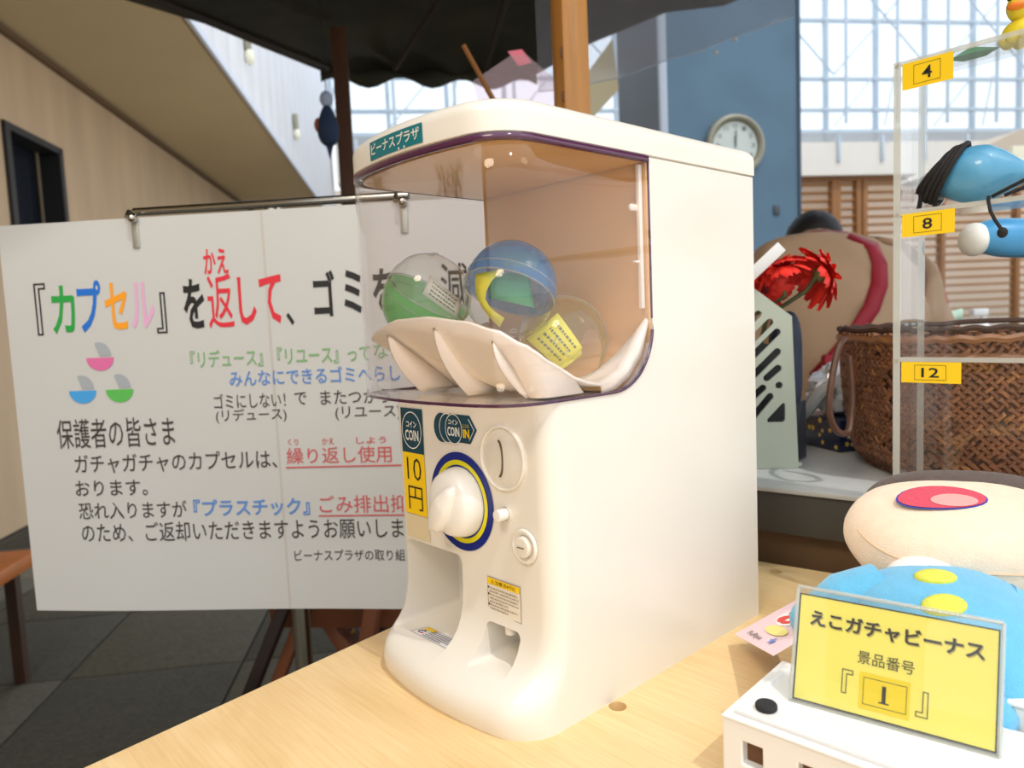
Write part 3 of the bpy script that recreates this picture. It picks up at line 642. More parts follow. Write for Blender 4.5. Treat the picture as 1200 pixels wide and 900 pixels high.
def rrect(x0, x1, z0, z1, r, y0, y1, rb=None, n=6):
    rb = r if rb is None else rb; P = []
    for cx, cz, a, rr in ((x1-r, z1-r, 0, r), (x0+r, z1-r, PI/2, r), (x0+rb, z0+rb, PI, rb), (x1-rb, z0+rb, 1.5*PI, rb)):
        P += [(cx+rr*math.cos(a+PI/2*k/n), y0, cz+rr*math.sin(a+PI/2*k/n)) for k in range(n+1)]
    b = MB(); b.prism(P, (0, y1-y0, 0)); return b.build('cutter', None)
c1 = rrect(-0.1645, -0.0935, 0.0285, 0.0965, 0.006, -0.09, 0.050, 0.004)
c2 = rrect(-0.0660, -0.0312, 0.0305, 0.0572, 0.005, -0.09, 0.030, 0.003)
# hopper void: profile in y-z with a rounded lower rear corner
P = [(-0.3, 0.2125)] + [(0.063+0.045*math.sin(a), 0.2125+0.045-0.045*math.cos(a)) for a in [PI/2*k/14 for k in range(15)]] + [(0.108, 0.3736), (-0.3, 0.3736)]
b = MB(); b.prism([(-0.3, y, z) for y, z in P], (0.6, 0, 0)); c3 = b.build('cutter', None)
cut(body, [c3, c1, c2])
bv = body.modifiers.new('bevel', 'BEVEL'); bv.width = 0.0012; bv.segments = 2; bv.limit_method = 'ANGLE'; bv.angle_limit = math.radians(55); bv.use_clamp_overlap = True
body.data.materials.clear(); body.data.materials.append(m_white)
body.data.polygons.foreach_set('use_smooth', [True]*len(body.data.polygons)); body.data.set_sharp_from_angle(angle=math.radians(40))
worldpart(body, mc)
b = MB()
b.add(*loft([(outline(0.042, 0.036, 0.0140, i_, 0.2510, 0.1775, 0.00075), z) for i_, z in ((0.0015, 0.3742), (0.0, 0.3752), (0, 0.3870), (0.0005, 0.3900), (0.0022, 0.3928), (0.0050, 0.3952), (0.009, 0.3966), (0.016, 0.3975), (0.030, 0.3980))]))
b.build('lid', m_white, mc, angle=50)
# decals on the front face
FY = -0.0011
fm = lambda a, c_: Vector((a, FY, c_)); fm2 = lambda a, c_: Vector((a, FY-0.0004, c_)); fm3 = lambda a, c_: Vector((a, FY-0.0008, c_))
m_teal = mat('decal_teal', (14, 66, 84), 0.35); m_wh = mat('decal_white', (240, 240, 234), 0.4); m_yel = mat('decal_yellow', (248, 206, 12), 0.4); m_navy = mat('decal_navy', (14, 36, 128), 0.3); m_lime = mat('decal_lime_yellow', (226, 216, 20), 0.35); m_red = mat('decal_red', (200, 40, 40), 0.4)
m_teal2 = mat('decal_sea_teal', (16, 118, 128), 0.35); m_wht = mat('decal_dull_white', (222, 222, 212), 0.4)
# coin + price sticker
st = quad((-0.1616, 0.1662, -0.1329, 0.2010), fm, m_teal, mc, 'coin_sticker')
ring((-0.14725, 0.1840), 0.0122, 0.0129, fm2, m_wh, st, 'circle', k=1.12); text('コイン', (-0.1540, 0.1862, -0.1405, 0.1912), fm2, m_wh, st, 0.02); text('COIN', (-0.1560, 0.1758, -0.1385, 0.1842), fm2, m_wh, st, 0.02)
st = quad((-0.1616, 0.1178, -0.1329, 0.1662), fm, m_yel, mc, 'price_sticker'); text('10', (-0.1560, 0.1450, -0.1375, 0.1625), fm2, m_ink, st, -0.012); text('円', (-0.1560, 0.1215, -0.1375, 0.1400), fm2, m_ink, st, -0.008)
quad((-0.1616, 0.0985, -0.1310, 0.1172), lambda a, c_: Vector((a, FY+0.0003, c_)), mat('old_tape', (222, 206, 170), 0.5), mc, 'masking_tape')
# coin-in arrow sticker
b = MB(); b.prism([(-0.1135, FY, 0.1800), (-0.0765, FY, 0.1800), (-0.0690, FY, 0.1902), (-0.0765, FY, 0.2000), (-0.0990, FY, 0.2000), (-0.1165, FY, 0.1900)], (0, 0.0004, 0)); st = b.build('coin_arrow_sticker', m_teal, mc, smooth=False)
for k, cx in enumerate((-0.1085, -0.1015, -0.0942)):
    d_ = 0.00012*(k+1)
    s = MB(); s.grid(lambda i, j: Vector((cx+0.0096*j*math.cos(2*PI*i), FY-0.0001-d_, 0.1893+0.0108*j*math.sin(2*PI*i))), 32, 1); s.build('coin_disc', m_teal, st, smooth=False)
    if k: ring((cx, 0.1893), 0.0092, 0.0097, lambda a, c_: Vector((a, FY-0.00016-d_, c_)), m_wh, st, 'circle', k=1.12)
ar = [(-0.0795, 0.1996), (-0.0762, 0.1975), (-0.0706, 0.1902), (-0.0762, 0.1825), (-0.0795, 0.1804)]
b = MB(); b.tube([(x-0.0008, FY-0.0003, z) for x, z in ar[1:4]], 0.0002, 4); b.build('arrow_line', m_wh, st)
text('コイン', (-0.0995, 0.1925, -0.0885, 0.1962), fm3, m_wh, st, 0.02); text('COIN', (-0.1010, 0.1840, -0.0872, 0.1908), fm3, m_wh, st, 0.02)
text('ここに', (-0.0835, 0.1916, -0.0760, 0.1936), fm3, m_yel, st, 0.01); text('IN', (-0.0830, 0.1840, -0.0762, 0.1902), fm3, m_yel, st, 0.03)
# dial
DC = (-0.0904, 0.1372); DT = frame((1, 0, 0), (0, 0, 1), (0, -1, 0), (DC[0], 0, DC[1]))
ring(DC, 0.0200, 0.0357, fm, m_navy, mc, 'dial_ring', 64); ring(DC, 0.0266, 0.0301, fm2, m_lime, mc, 'dial_stripe', 64)
ring(DC, 0.0302, 0.0356, fm3, m_red, mc, 'red_mark', 6, math.radians(176), math.radians(188))
b = MB(); b.lathe([(0.0252, 0.0), (0.0252, 0.003), (0.0245, 0.007), (0.0225, 0.0125), (0.0195, 0.0150), (0.012, 0.0165), (0.0001, 0.017)], 48, DT); kn = b.build('knob', m_white2, mc, angle=60)
b = MB(); ax = Vector((math.cos(math.radians(52)), math.sin(math.radians(52)), 0)); ay = Vector((-ax.y, ax.x, 0)); V = []; nt_ = 28; nc_ = 14
for i in range(nt_+1):
    t = -1+2*i/nt_; al = 0.0245*t
    wd = 0.0125*math.sqrt(max(0, 1-((t+0.25)/1.0)**2 if t < -0.25 else 1))*(1 if t < -0.25 else max(0.02, 1-((t+0.25)/1.27)**1.7)) if t > -1 else 0.0
    if t < -0.25: wd = 0.0125*math.sqrt(max(0.0, 1-((t+0.25)/0.76)**2))
    h = 0.0225-0.0055*max(0, t)**1.2-0.003*(t < 0)*abs(t)**2
    if t > 0.55: h -= 0.010*((t-0.55)/0.45)**1.5
    for j in range(nc_+1):
        q = -1+2*j/nc_; y = wd*math.copysign(abs(q)**0.8, q); z = 0.004+(h-0.004)*(max(0, 1-abs(q)**5))*(1-0.12*abs(q))
        V.append(DT @ (ax*al+ay*y+Vector((0, 0, z))))
b.add(V, [(i*(nc_+1)+j, i*(nc_+1)+j+1, (i+1)*(nc_+1)+j+1, (i+1)*(nc_+1)+j) for i in range(nt_) for j in range(nc_)]); b.build('grip', m_white2, kn, angle=60)
# coin plate and slot, button, lock
CC = (-0.0434, 0.1737); CT2 = frame((1, 0, 0), (0, 0, 1), (0, -1, 0), (CC[0], 0, CC[1]))
b = MB(); b.lathe([(0.0222, 0.0), (0.0222, 0.0016), (0.0212, 0.0024), (0.0202, 0.0016), (0.0200, 0.0006)], 48, CT2); b.build('coin_bezel', m_white, mc)
b = MB(); b.lathe([(0.0200, 0.0008), (0.014, 0.0020), (0.007, 0.0028), (0.0001, 0.0030)], 48, CT2); cpz = b.build('coin_plate', mat('satin_plate', (232, 226, 214), 0.35, noise_amt=0.05, nscale=150), mc)
b = MB(); b.tube([CT2 @ Vector((0.0045*math.cos(t)-0.0021, 0.0125*math.sin(t)/1.0, 0.0030)) for t in [-1.35+2.7*k/12 for k in range(13)]], 0.00075, 6); b.build('coin_slot', mat('slot_dark', (92, 74, 52), 0.6), cpz)
b = MB(); b.lathe([(0.0042, 0.0), (0.0042, 0.0078), (0.0036, 0.0086), (0.0001, 0.0088)], 24, frame((1, 0, 0), (0, 0, 1), (0, -1, 0), (-0.0432, 0, 0.1362))); b.build('push_button', m_white2, mc)
b = MB(); b.lathe([(0.0054, 0.0), (0.0054, 0.0008), (0.0050, 0.0010), (0.0046, 0.0004)], 24, frame((1, 0, 0), (0, 0, 1), (0, -1, 0), (-0.0428, -0.0004, 0.1362))); b.build('button_collar', m_white, mc)
LT = frame((1, 0, 0), (0, 0, 1), (0, -1, 0), (-0.0255, 0, 0.1172))
b = MB(); b.lathe([(0.0118, 0.0005), (0.0112, 0.0022), (0.0100, 0.0024), (0.0080, 0.0008), (0.0074, 0.0006)], 40, LT); lk = b.build('lock_ring', m_white, mc)
b = MB(); b.lathe([(0.0072, 0.0007), (0.0070, 0.0036), (0.0062, 0.0042), (0.0001, 0.0044)], 32, LT); lk = b.build('lock_disc', m_white, mc)
b = MB(); b.box(LT @ Vector((0.0, 0, 0.0044)), (0.0064, 0.0006, 0.0007)); b.build('lock_slot', mat('slot_brown', (110, 86, 60), 0.6), lk)
b = MB(); b.tube([(-0.0480, 0.004, 0.0572), (-0.0480, 0.004, 0.0505)], 0.0042, 14); b.build('return_tab', m_white, mc)
# warning sticker
st = outline_rect((-0.0650, 0.0632, -0.0312, 0.0886), 0.0003, fm, mat('thin_brown', (120, 96, 72), 0.5), mc, 'warning_frame')
st = quad((-0.0644, 0.0638, -0.0318, 0.0880), fm, mat('label_cream', (238, 230, 214), 0.4), mc, 'warning_sticker'); quad((-0.0644, 0.0836, -0.0318, 0.0880), fm2, m_yel, st, 'yellow_bar')
text('⚠注意', (-0.0605, 0.0842, -0.0485, 0.0874), fm3, m_ink, st, 0.02); text('(ちゅうい)', (-0.0475, 0.0842, -0.0360, 0.0874), fm3, m_ink, st, 0.01)
s = MB(); random.seed(3)
for row in range(7):
    z = 0.0812-row*0.0024; x = -0.0622 if row not in (0, 2, 5) else -0.0630
    endx = -0.0335 if row not in (4, 6) else -0.044
    while x < endx:
        ww = random.uniform(0.0004, 0.0011); quad((x, z-0.0004-random.random()*0.0003, x+ww, z+random.uniform(0.0002, 0.0006)), fm3, None, None, mb=s); x += ww+0.0006
s.build('small_print', mat('print_brown', (128, 106, 86), 0.6), st, smooth=False)
for row in (0, 2, 5): ring((-0.0630, 0.0814-row*0.0024), 0.0001, 0.0008, fm3, m_ink, st, 'bullet', 10)
# sticker on the floor of the capsule outlet
tm = lambda a, c_: Vector((-0.146+a+0.004*c_/0.0145, -0.0140+c_-0.06*a*0, 0.0287+0.0002)); tm2 = lambda a, c_: tm(a, c_)+Vector((0, 0, 0.0002))
st = quad((0, 0, 0.052, 0.0145), tm, mat('label_grey', (226, 224, 226), 0.4), mc, 'outlet_sticker'); outline_rect((0.0005, 0.0004, 0.0515, 0.0141), 0.0003, tm2, mat('print_grey', (110, 106, 116), 0.6), st)
quad((0.002, 0.0098, 0.014, 0.0138), tm2, m_yel, st, 'yellow_patch'); s = MB()
ring((0.0065, 0.0058), 0.0016, 0.0030, tm2, mat('print_dark', (60, 60, 70), 0.6), st, 'figure_mark', 20, 0.5, 4.6); ring((0.0085, 0.0042), 0.0002, 0.0014, tm2, m_red, st, 'red_mark', 12)
for row in range(5):
    x = 0.0125
    while x < (0.049 if row != 4 else 0.034):
        ww = random.uniform(0.0007, 0.0016); z = 0.0118-row*0.0023; quad((x, z-0.0007, x+ww, z+0.0005), tm2, None, None, mb=s); x += ww+0.0005
s.build('small_print', mat('print_grey', (110, 106, 116), 0.6), st, smooth=False)
# name sticker on the lid
def lidy(x): return -0.042+0.014*((x-(0.00075-0.1775/2))/(0.1775/2))**2
lm_ = lambda a, c_: Vector((a, lidy(a)-0.0005, c_)); lm2 = lambda a, c_: Vector((a, lidy(a)-0.0008, c_))
st = quad((-0.1205, 0.3768, -0.0590, 0.3888), lm_, m_teal2, mc, 'name_sticker', 16); text('ビーナスプラザ', (-0.1180, 0.3795, -0.0615, 0.3872), lm2, m_wht, st, 0.02)
for x in (-0.083, -0.077): ring((x, 0.3775), 0.0001, 0.0009, lm2, m_wht, st, 'dot', 8)
# dome
m_dome = clear('smoky_clear_plastic', (0.985, 0.975, 0.98), 0.75, 0.02)
m_plum = clear('plum_edge', (0.40, 0.22, 0.38), 1.5, 0.08, 0.35, (92, 40, 84)); m_plumd = mat('plum_dark_edge', (84, 40, 72), 0.12, coat=0.5)
def domebottom(y): return 0.2132 if y < 0.063 else 0.2132+0.045-math.sqrt(max(0, 0.045**2-(y-0.063)**2))
ol = outline(0.0395, 0.032, 0.0134, -0.0004, 0.1075, n1=12, n2=36)
nn = len(ol)
def resamp():
    P_ = []
    # add extra points on the straight sides for the rounded lower corner
    ys = [0.1078-0.0448*(1-math.cos(PI/2*k/12)) for k in range(13)]
    r_ = [(ol[0][0], y) for y in ys]; l_ = [(ol[-1][0], y) for y in reversed(ys)]
    mid = [p for p in ol if p[1] < 0.062]
    return r_+mid+l_
DO = resamp()
V = []; nz = 6
for (x, y) in DO:
    z0 = domebottom(min(y, 0.1079))
    V += [(x, y, z0+(0.3732-z0)*k/nz) for k in range(nz+1)]
b = MB(); b.add(V, [(i*(nz+1)+k, i*(nz+1)+k+1, (i+1)*(nz+1)+k+1, (i+1)*(nz+1)+k) for i in range(len(DO)-1) for k in range(nz)])
dm = b.build('dome', m_dome, mc, solid=0.0016, angle=60)
b = MB(); b.tube([(x, y, domebottom(min(y, 0.1079))) for x, y in DO], 0.0011, 8); b.build('dome_rim', m_plum, mc)
b = MB(); b.grid(lambda i, j: Vector((DO[int(round(i*(len(DO)-1)))][0], DO[int(round(i*(len(DO)-1)))][1]-0.0003, 0.3700+0.0040*j))*1, len(DO)-1, 1); b.build('dome_top_band', m_plumd, mc, solid=0.0021)
fl = [(x, y) for x, y in outline(0.0385, 0.032, 0.0134, 0.0006, 0.004)]
b = MB(); b.add([(x, y, 0.2134) for x, y in fl], [tuple(range(len(fl)))]); b.build('dome_floor', m_dome, mc, smooth=False, solid=0.0014)
b = MB(); b.tube([(-0.0002, 0.1083, 0.262), (-0.0002, 0.1083, 0.3725)], 0.0007, 6); b.build('dome_edge', m_plumd, mc)
# inside of the hopper
m_tanp = mat('tan_plastic_and_reflection', (238, 190, 130), 0.12, noise_amt=0.05, nscale=10, coat=0.3)
b = MB(); b.box((-0.088, 0.1068, 0.293), (0.1745, 0.0016, 0.158), None, 0); b.build('hopper_back', m_tanp, mc, smooth=False)
b = MB(); b.grid(lambda i, j: Vector((-0.1735+0.1700*i, 0.0622+0.0450*math.sin(PI/2*j), 0.2136+0.0452-0.0450*math.cos(PI/2*j))), 2, 16); b.build('hopper_back_curve', m_tanp, mc)
ol3 = outline(0.0365, 0.030, 0.0134, 0.002, 0.106)
b = MB(); b.add([(x, y, 0.3708) for x, y in ol3], [tuple(range(len(ol3)))]); b.build('hopper_ceiling', m_tanp, mc, smooth=False, solid=0.0014)  # clear plate; the tan reflection on its underside is put into its colour
b = MB(); b.box((-0.0045, 0.1030, 0.319), (0.003, 0.0038, 0.100), None, 0.0006); b.box((-0.0060, 0.0985, 0.3395), (0.0026, 0.010, 0.005), None, 0.002); b.box((-0.0050, 0.0995, 0.302), (0.0022, 0.007, 0.0014)); b.build('side_frame', m_inner, mc)
# ramp: raised at the front and left, dipping towards the right
def lerpk(x, K):
    if x <= K[0][0]: return K[0][1]
    for (a, va), (c_, vc) in zip(K, K[1:]):
        if x <= c_:
            t = (x-a)/(c_-a); t = t*t*(3-2*t)*0.4+t*0.6; return va+(vc-va)*t
    return K[-1][1]
po = outline(0.0365, 0.030, 0.0134, 0.0018, 0.1055, n1=12, n2=36); sl = [0]
for p, q in zip(po, po[1:]): sl.append(sl[-1]+math.hypot(q[0]-p[0], q[1]-p[1]))
def edgez(p, i):
    x, y = p
    if i < len(po)/2 and x > -0.0035: return lerpk(y, [(-0.01, 0.2470), (0.007, 0.2365), (0.030, 0.2250), (0.047, 0.2195), (0.057, 0.2192), (0.080, 0.2290), (0.0976, 0.2472), (0.1075, 0.2700)])
    if x < -0.1725: return lerpk(y, [(-0.01, 0.2520), (0.05, 0.2500), (0.1075, 0.2640)])
    return lerpk(x, [(-0.1740, 0.2520), (-0.160, 0.2560), (-0.141, 0.2620), (-0.111, 0.2680), (-0.074, 0.2690), (-0.039, 0.2650), (-0.016, 0.2585), (-0.0035, 0.2480)])
E = [(p[0], p[1], edgez(p, i)) for i, p in enumerate(po)]
zin = lambda x: 0.2172+max(0, -0.052-x)*0.30
nk = 12; V = []
for (x, y, z) in E:
    for k in range(nk+1):
        t = k/nk; tx = x+(-0.080-x)*t; ty = y+(0.045-y)*t; f_ = max(0, 1-t/0.62)**1.8
        V.append((tx, ty, zin(tx)+(z-zin(tx))*f_ if z > zin(tx) else zin(tx)+(z-zin(tx))*f_))
b = MB(); b.add(V, [(i*(nk+1)+k, i*(nk+1)+k+1, (i+1)*(nk+1)+k+1, (i+1)*(nk+1)+k) for i in range(len(E)-1) for k in range(nk)])
b.build('ramp', m_inner, mc, solid=0.0022, angle=60)
FE = [e for i, e in enumerate(E) if e[1] < 0.035 and e[0] > -0.1729]
b = MB(); b.grid(lambda i, j: (lambda e: Vector((e[0]+(-0.088-e[0])*0.05*j, e[1]+0.062*j*(0.2+0.8*min(1, max(0, (-e[0]-0.001)/0.05))), e[2]-0.001+(0.2150-e[2]+0.001)*j)))(FE[int(round(i*(len(FE)-1)))]), len(FE)-1, 10)
b.build('ramp_skirt', m_inner, mc, angle=60)
for x in (-0.1470, -0.1270, -0.0690, -0.0200):
    ye = -0.0365+0.0134*((x+0.088)/0.088)**2+0.0022; ze = edgez((x, ye), 30)-0.0065; V = []
    if x < -0.14: continue
    for k in range(15):
        t = k/14; yy = ye+0.001+0.026*t**2.0; zz = ze+(0.2150-ze)*t
        V += [(x, yy, zz), (x, ye+0.062*t*(0.2+0.8*min(1, max(0, (-x-0.001)/0.05)))+0.0005, zz)]
    b = MB(); b.add(V, [(2*i, 2*i+1, 2*i+3, 2*i+2) for i in range(14)]); b.build('rib', m_inner, mc, solid=0.0011)
FLG = [e for e in E if e[1] > 0.046 and e[0] > -0.01]; b = MB(); V = []
for i, e in enumerate(FLG):
    a = FLG[max(0, i-1)]; c_ = FLG[min(len(FLG)-1, i+1)]; d = Vector((0, c_[1]-a[1], c_[2]-a[2])).normalized(); n_ = Vector((0, -d.z, d.y))
    if n_.z > 0: n_ = -n_
    p = Vector((-0.0022, e[1], e[2])); V += [p, p+n_*0.0075*min(1, i+0.4 if i < 1 else 1)]
b.add(V, [(2*i, 2*i+1, 2*i+3, 2*i+2) for i in range(len(FLG)-1)]); b.build('ramp_flange', m_inner, mc, solid=0.0016)

# ------------------------------------------------------------------ capsules in the hopper
m_cclear = clear('capsule_clear', (0.97, 0.975, 0.97), 1.1, 0.02, 0.015)
m_seam = clear('capsule_seam', (0.85, 0.88, 0.86), 1.6, 0.1, 0.15, (235, 238, 235))
m_leaf = mat('yellow_leaflet', (236, 226, 60), 0.6, noise_amt=0.05)
m_leaf.node_tree.nodes['Principled BSDF'].inputs['Transmission Weight'].default_value = 0.0
def capsule(c, axis, col, lab, leaf, haze=0.42, R_=0.0325, tint=None):
    """axis points to the clear half"""
    rr_ = root('toy_capsule', c, lab, 'capsule', 'capsules in the hopper of the machine'); c = Vector(c); z = Vector(axis).normalized()
    x = z.orthogonal().normalized(); T = frame(x, z.cross(x), z, c)
    tint = tint or tuple(0.35+0.65*v for v in lin(col))
    mm = clear('capsule_'+lab.split()[0], tint, 1.0, 0.05, haze, col)
    b = MB(); b.lathe([(R_*math.cos(a), 0.0035+R_*0.97*math.sin(a)) for a in [PI/2*k/14 for k in range(15)]], 40, T); b.build('clear_half', m_cclear, rr_, angle=80)
    b = MB(); b.lathe([(R_*math.cos(a)*0.985, -0.0035-R_*0.95*math.sin(a)) for a in [PI/2*k/14 for k in range(15)]][::-1] + [(R_*1.0, -0.0035), (R_*1.0, 0.0028)], 40, T); b.build('coloured_half', mm, rr_, angle=80)
    for q, r_ in ((0.0035, 0.0006), (-0.0038, 0.0004)):
        b = MB(); b.tube([T @ Vector((R_*1.005*math.cos(t), R_*1.005*math.sin(t), q)) for t in [2*PI*k/40 for k in range(40)]], r_, 6, True); b.build('seam_ring', m_seam, rr_)
    for a in (0.4, 1.4):
        b = MB(); p = T @ Vector((0.012*math.cos(a+2.2), 0.012*math.sin(a+2.2), 0.0035+R_*0.97*0.93)); nz_ = (p-c).normalized(); q = nz_.orthogonal().normalized()
        b.tube([p+(q*math.cos(t)+nz_.cross(q)*math.sin(t))*0.0021 for t in [2*PI*k/16 for k in range(16)]], 0.0004, 5, True); b.build('vent_ring', m_seam, rr_)
    for fn in leaf: fn(rr_, T)
    return rr_
TC = frame(rt, (0, 0, 1), -Vector((fw.x, fw.y, 0)).normalized(), (0, 0, 0)).to_3x3()     # right, up, towards the viewer's side
def leaflet(pts, m, name='leaflet', nsub=10, printed=False):
    def go(par, T):
        P_ = [par.location+TC @ Vector(p) for p in pts]
        b = MB(); b.grid(lambda i, j: P_[0].lerp(P_[1], i).lerp(P_[3].lerp(P_[2], i), j)+TC @ Vector((0, 0, 0.004*math.sin(PI*i))), nsub, 2); o = b.build(name, m, par, solid=0.0003)
        if printed:
            s = MB(); random.seed(5)
            for row in range(4):
                u = 0.15
                while u < 0.85:
                    wq = random.uniform(0.03, 0.08)
                    f_ = lambda i, j, u=u, wq=wq, row=row: P_[0].lerp(P_[1], u+wq*i).lerp(P_[3].lerp(P_[2], u+wq*i), 0.18+row*0.2+0.07*j)+TC @ Vector((0, 0, 0.004*math.sin(PI*(u+wq*i))+0.0006)); s.grid(f_, 1, 1); u += wq+0.03
            s.build('small_print', mat('leaflet_print', (120, 120, 60), 0.6), o, smooth=False)
    return go
def ribbon(path, wd, m, name='leaflet'):
    def go(par, T):
        V = []
        for (x, y, z, dx, dy, dz) in path:
            a = par.location+TC @ Vector((x, y, z)); V += [a, a+TC @ Vector((dx, dy, dz))]
        b = MB(); b.add(V, [(2*i, 2*i+1, 2*i+3, 2*i+2) for i in range(len(path)-1)]); b.build(name, m, par, solid=0.0003)
    return go
m_gleaf = mat('green_leaflet', (70, 170, 110), 0.6); m_wleaf = mat('white_leaflet', (226, 228, 216), 0.6)
bo = [(-0.023, 0.0105, 0.014, -0.004, 0.0125, 0.020), (-0.0240, 0.004, 0.015, -0.0125, 0.005, 0.022), (-0.0238, -0.002, 0.017, -0.0165, -0.002, 0.023), (-0.0222, -0.008, 0.018, -0.0172, -0.0075, 0.023), (-0.0195, -0.0135, 0.018, -0.0145, -0.0125, 0.023), (-0.0150, -0.0195, 0.017, -0.0105, -0.0165, 0.022), (-0.0085, -0.0265, 0.014, -0.0050, -0.0205, 0.020)]
bx = [(a, c_, d, e_-a, f_-c_, g_-d) for a, c_, d, e_, f_, g_ in bo]
gC = (-0.1325, 0.0085, 0.2830); bC = (-0.0655, 0.0330, 0.2868); yC = (-0.0545, 0.0735, 0.2480)
capsule(bC, TC @ Vector((-0.30, -0.86, 0.42)), (90, 150, 205), 'blue and clear toy capsule with a curled yellow leaflet, topmost in the hopper',
        [ribbon(bx, 0.01, m_leaf), leaflet([(-0.014, -0.006, 0.004), (0.016, -0.014, 0.004), (0.014, 0.010, -0.004), (-0.016, 0.012, -0.004)], m_gleaf, 'green_slip'), leaflet([(-0.004, 0.016, 0.004), (0.020, 0.012, 0.0), (0.018, 0.026, -0.006), (-0.008, 0.027, -0.004)], m_leaf)], 0.42)
capsule(gC, TC @ Vector((0.50, 0.82, 0.25)), (128, 204, 128), 'green and clear toy capsule lying at the hopper end beside the poster',
        [leaflet([(-0.002, 0.004, 0.006), (0.024, -0.016, 0.004), (0.026, -0.002, 0.0), (0.004, 0.018, 0.002)], m_wleaf, 'white_slip', printed=True)], 0.50)
capsule(yC, TC @ Vector((0.15, 0.1, 0.97)), (240, 222, 80), 'yellow and clear toy capsule lowest in the hopper with a folded yellow leaflet',
        [leaflet([(-0.0275, 0.0030, 0.008), (-0.0040, -0.0200, 0.012), (0.0123, -0.0050, 0.018), (-0.0043, 0.0205, 0.014)], m_leaf, printed=True), leaflet([(-0.010, -0.025, 0.012), (0.012, -0.010, 0.012), (0.012, -0.004, 0.008), (-0.008, -0.018, 0.008)], mat('leaflet_back', (214, 204, 70), 0.6), 'leaflet')], 0.34)

# ------------------------------------------------------------------ white ventilated box with the sign
m_box = mat('white_box_plastic', (240, 240, 238), 0.32, noise_amt=0.015)
ba = math.radians(4.0); bx_ = root('white_box', (0.1001, 0.0285, 0), 'low white plastic box with square holes carrying the yellow sign', 'box', rz=ba)
BXW = 0.27; BXD = 0.081
b = MB(); b.box((BXW/2, BXD/2, 0.019), (BXW, BXD, 0.038)); bb = b.build('box_body', m_box, None, smooth=False)
cs = []
for k in range(7):
    b = MB(); b.box((0.0135+0.031*k+0.004, 0, 0.0215), (0.0115, 0.012, 0.0135)); cs.append(b.build('cutter', None, smooth=False))
cut(bb, cs); bb.data.materials.clear(); bb.data.materials.append(m_box)
md = bb.modifiers.new('bevel', 'BEVEL'); md.width = 0.0009; md.segments = 2; md.limit_method = 'ANGLE'; bb.parent = bx_
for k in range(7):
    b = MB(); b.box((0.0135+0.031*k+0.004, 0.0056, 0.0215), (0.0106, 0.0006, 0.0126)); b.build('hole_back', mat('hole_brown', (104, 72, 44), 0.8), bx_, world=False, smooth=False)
b = MB(); b.box((BXW/2, BXD/2, 0.0388), (BXW+0.001, BXD+0.001, 0.0016), None, 0.0006); b.build('top_plate', m_box, bx_, world=False)
def brim(x0, x1, y0, y1, z0, z1, t):
    b = MB()
    for c, d in ((((x0+x1)/2, y0+t/2), (x1-x0, t)), (((x0+x1)/2, y1-t/2), (x1-x0, t)), ((x0+t/2, (y0+y1)/2), (t, y1-y0-2*t)), ((x1-t/2, (y0+y1)/2), (t, y1-y0-2*t))): b.box((c[0], c[1], (z0+z1)/2), (d[0], d[1], z1-z0), None, 0.0005)
    return b
brim(0.005, BXW-0.005, 0.005, BXD-0.005, 0.0396, 0.0420, 0.0035).build('raised_rim', m_box, bx_, world=False)
b = MB(); b.box((BXW/2, BXD/2, 0.0403), (BXW-0.016, BXD-0.016, 0.0015), None, 0.0005); b.build('inner_panel', m_box, bx_, world=False)
for y_ in (BXD-0.001,):
    b = MB(); b.box((0.010, y_+0.004, 0.034), (0.008, 0.006, 0.010), None, 0.001); b.build('grey_catch', mat('grey_catch', (150, 148, 144), 0.4), bx_, world=False)
fz = 0.0412
b = MB(); b.lathe([(0.0001, 0), (0.0056, 0), (0.0060, 0.0008), (0.0060, 0.0026), (0.0054, 0.0034), (0.0001, 0.0036)], 28, Matrix.Translation((0.1165, 0.0475, fz))); tag(b.build('rubber_foot', mat('black_rubber', (40, 40, 42), 0.8, noise_amt=0.3, nscale=300, bump=0.3, bscale=900)), 'small round black rubber pad on the white box', 'pad')
# second white box under the soft toy
b2 = root('white_box', (0.150, 0.122, 0), 'white plastic box mostly hidden under the lying soft toy', 'box', rz=ba)
b = MB(); b.box((0.13, 0.085, 0.024), (0.26, 0.17, 0.048), None, 0.002); b.build('box_body', m_box, b2, world=False)
b = MB(); b.box((0.13, 0.085, 0.049), (0.262, 0.172, 0.002), None, 0.0008); b.build('top_plate', m_box, b2, world=False)
# yellow sign in its acrylic stand
zb = 0.0416
SB = Vector((0.1220, 0.0640, zb)); su = Vector((0.984, 0.179, 0)).normalized(); sbk = Vector((-su.y, su.x, 0)); ti = math.radians(17); sv = Vector((0, 0, 1))*math.cos(ti)+sbk*math.sin(ti); sn = su.cross(sv)
SW, SH = 0.0995, 0.0640
sgn = root('sign_holder', SB, 'clear acrylic sign holder with a bright yellow card on the white box', 'sign')
SM = Matrix((su, sv, sn)).transposed().to_3x3()
m_acr = clear('acrylic_clear', (0.965, 0.97, 0.965), 1.0, 0.02, 0.02); m_acre = clear('acrylic_edge', (0.88, 0.90, 0.88), 1.4, 0.1, 0.40, (232, 232, 224))
for off in (0.0, -0.0026):
    b = MB(); b.box(SB+su*SW/2+sv*SH/2+sn*off, (SW, SH, 0.0010), SM, 0.0002); b.build('acrylic_sheet', m_acr, sgn)
for P_ in ([(0, 0), (SW, 0)], [(0, SH), (SW, SH)], [(0, 0), (0, SH)], [(SW, 0), (SW, SH)]):
    b = MB(); b.tube([SB+su*x+sv*y-sn*0.001 for x, y in P_], 0.0011, 6); b.build('acrylic_edge', m_acre, sgn)
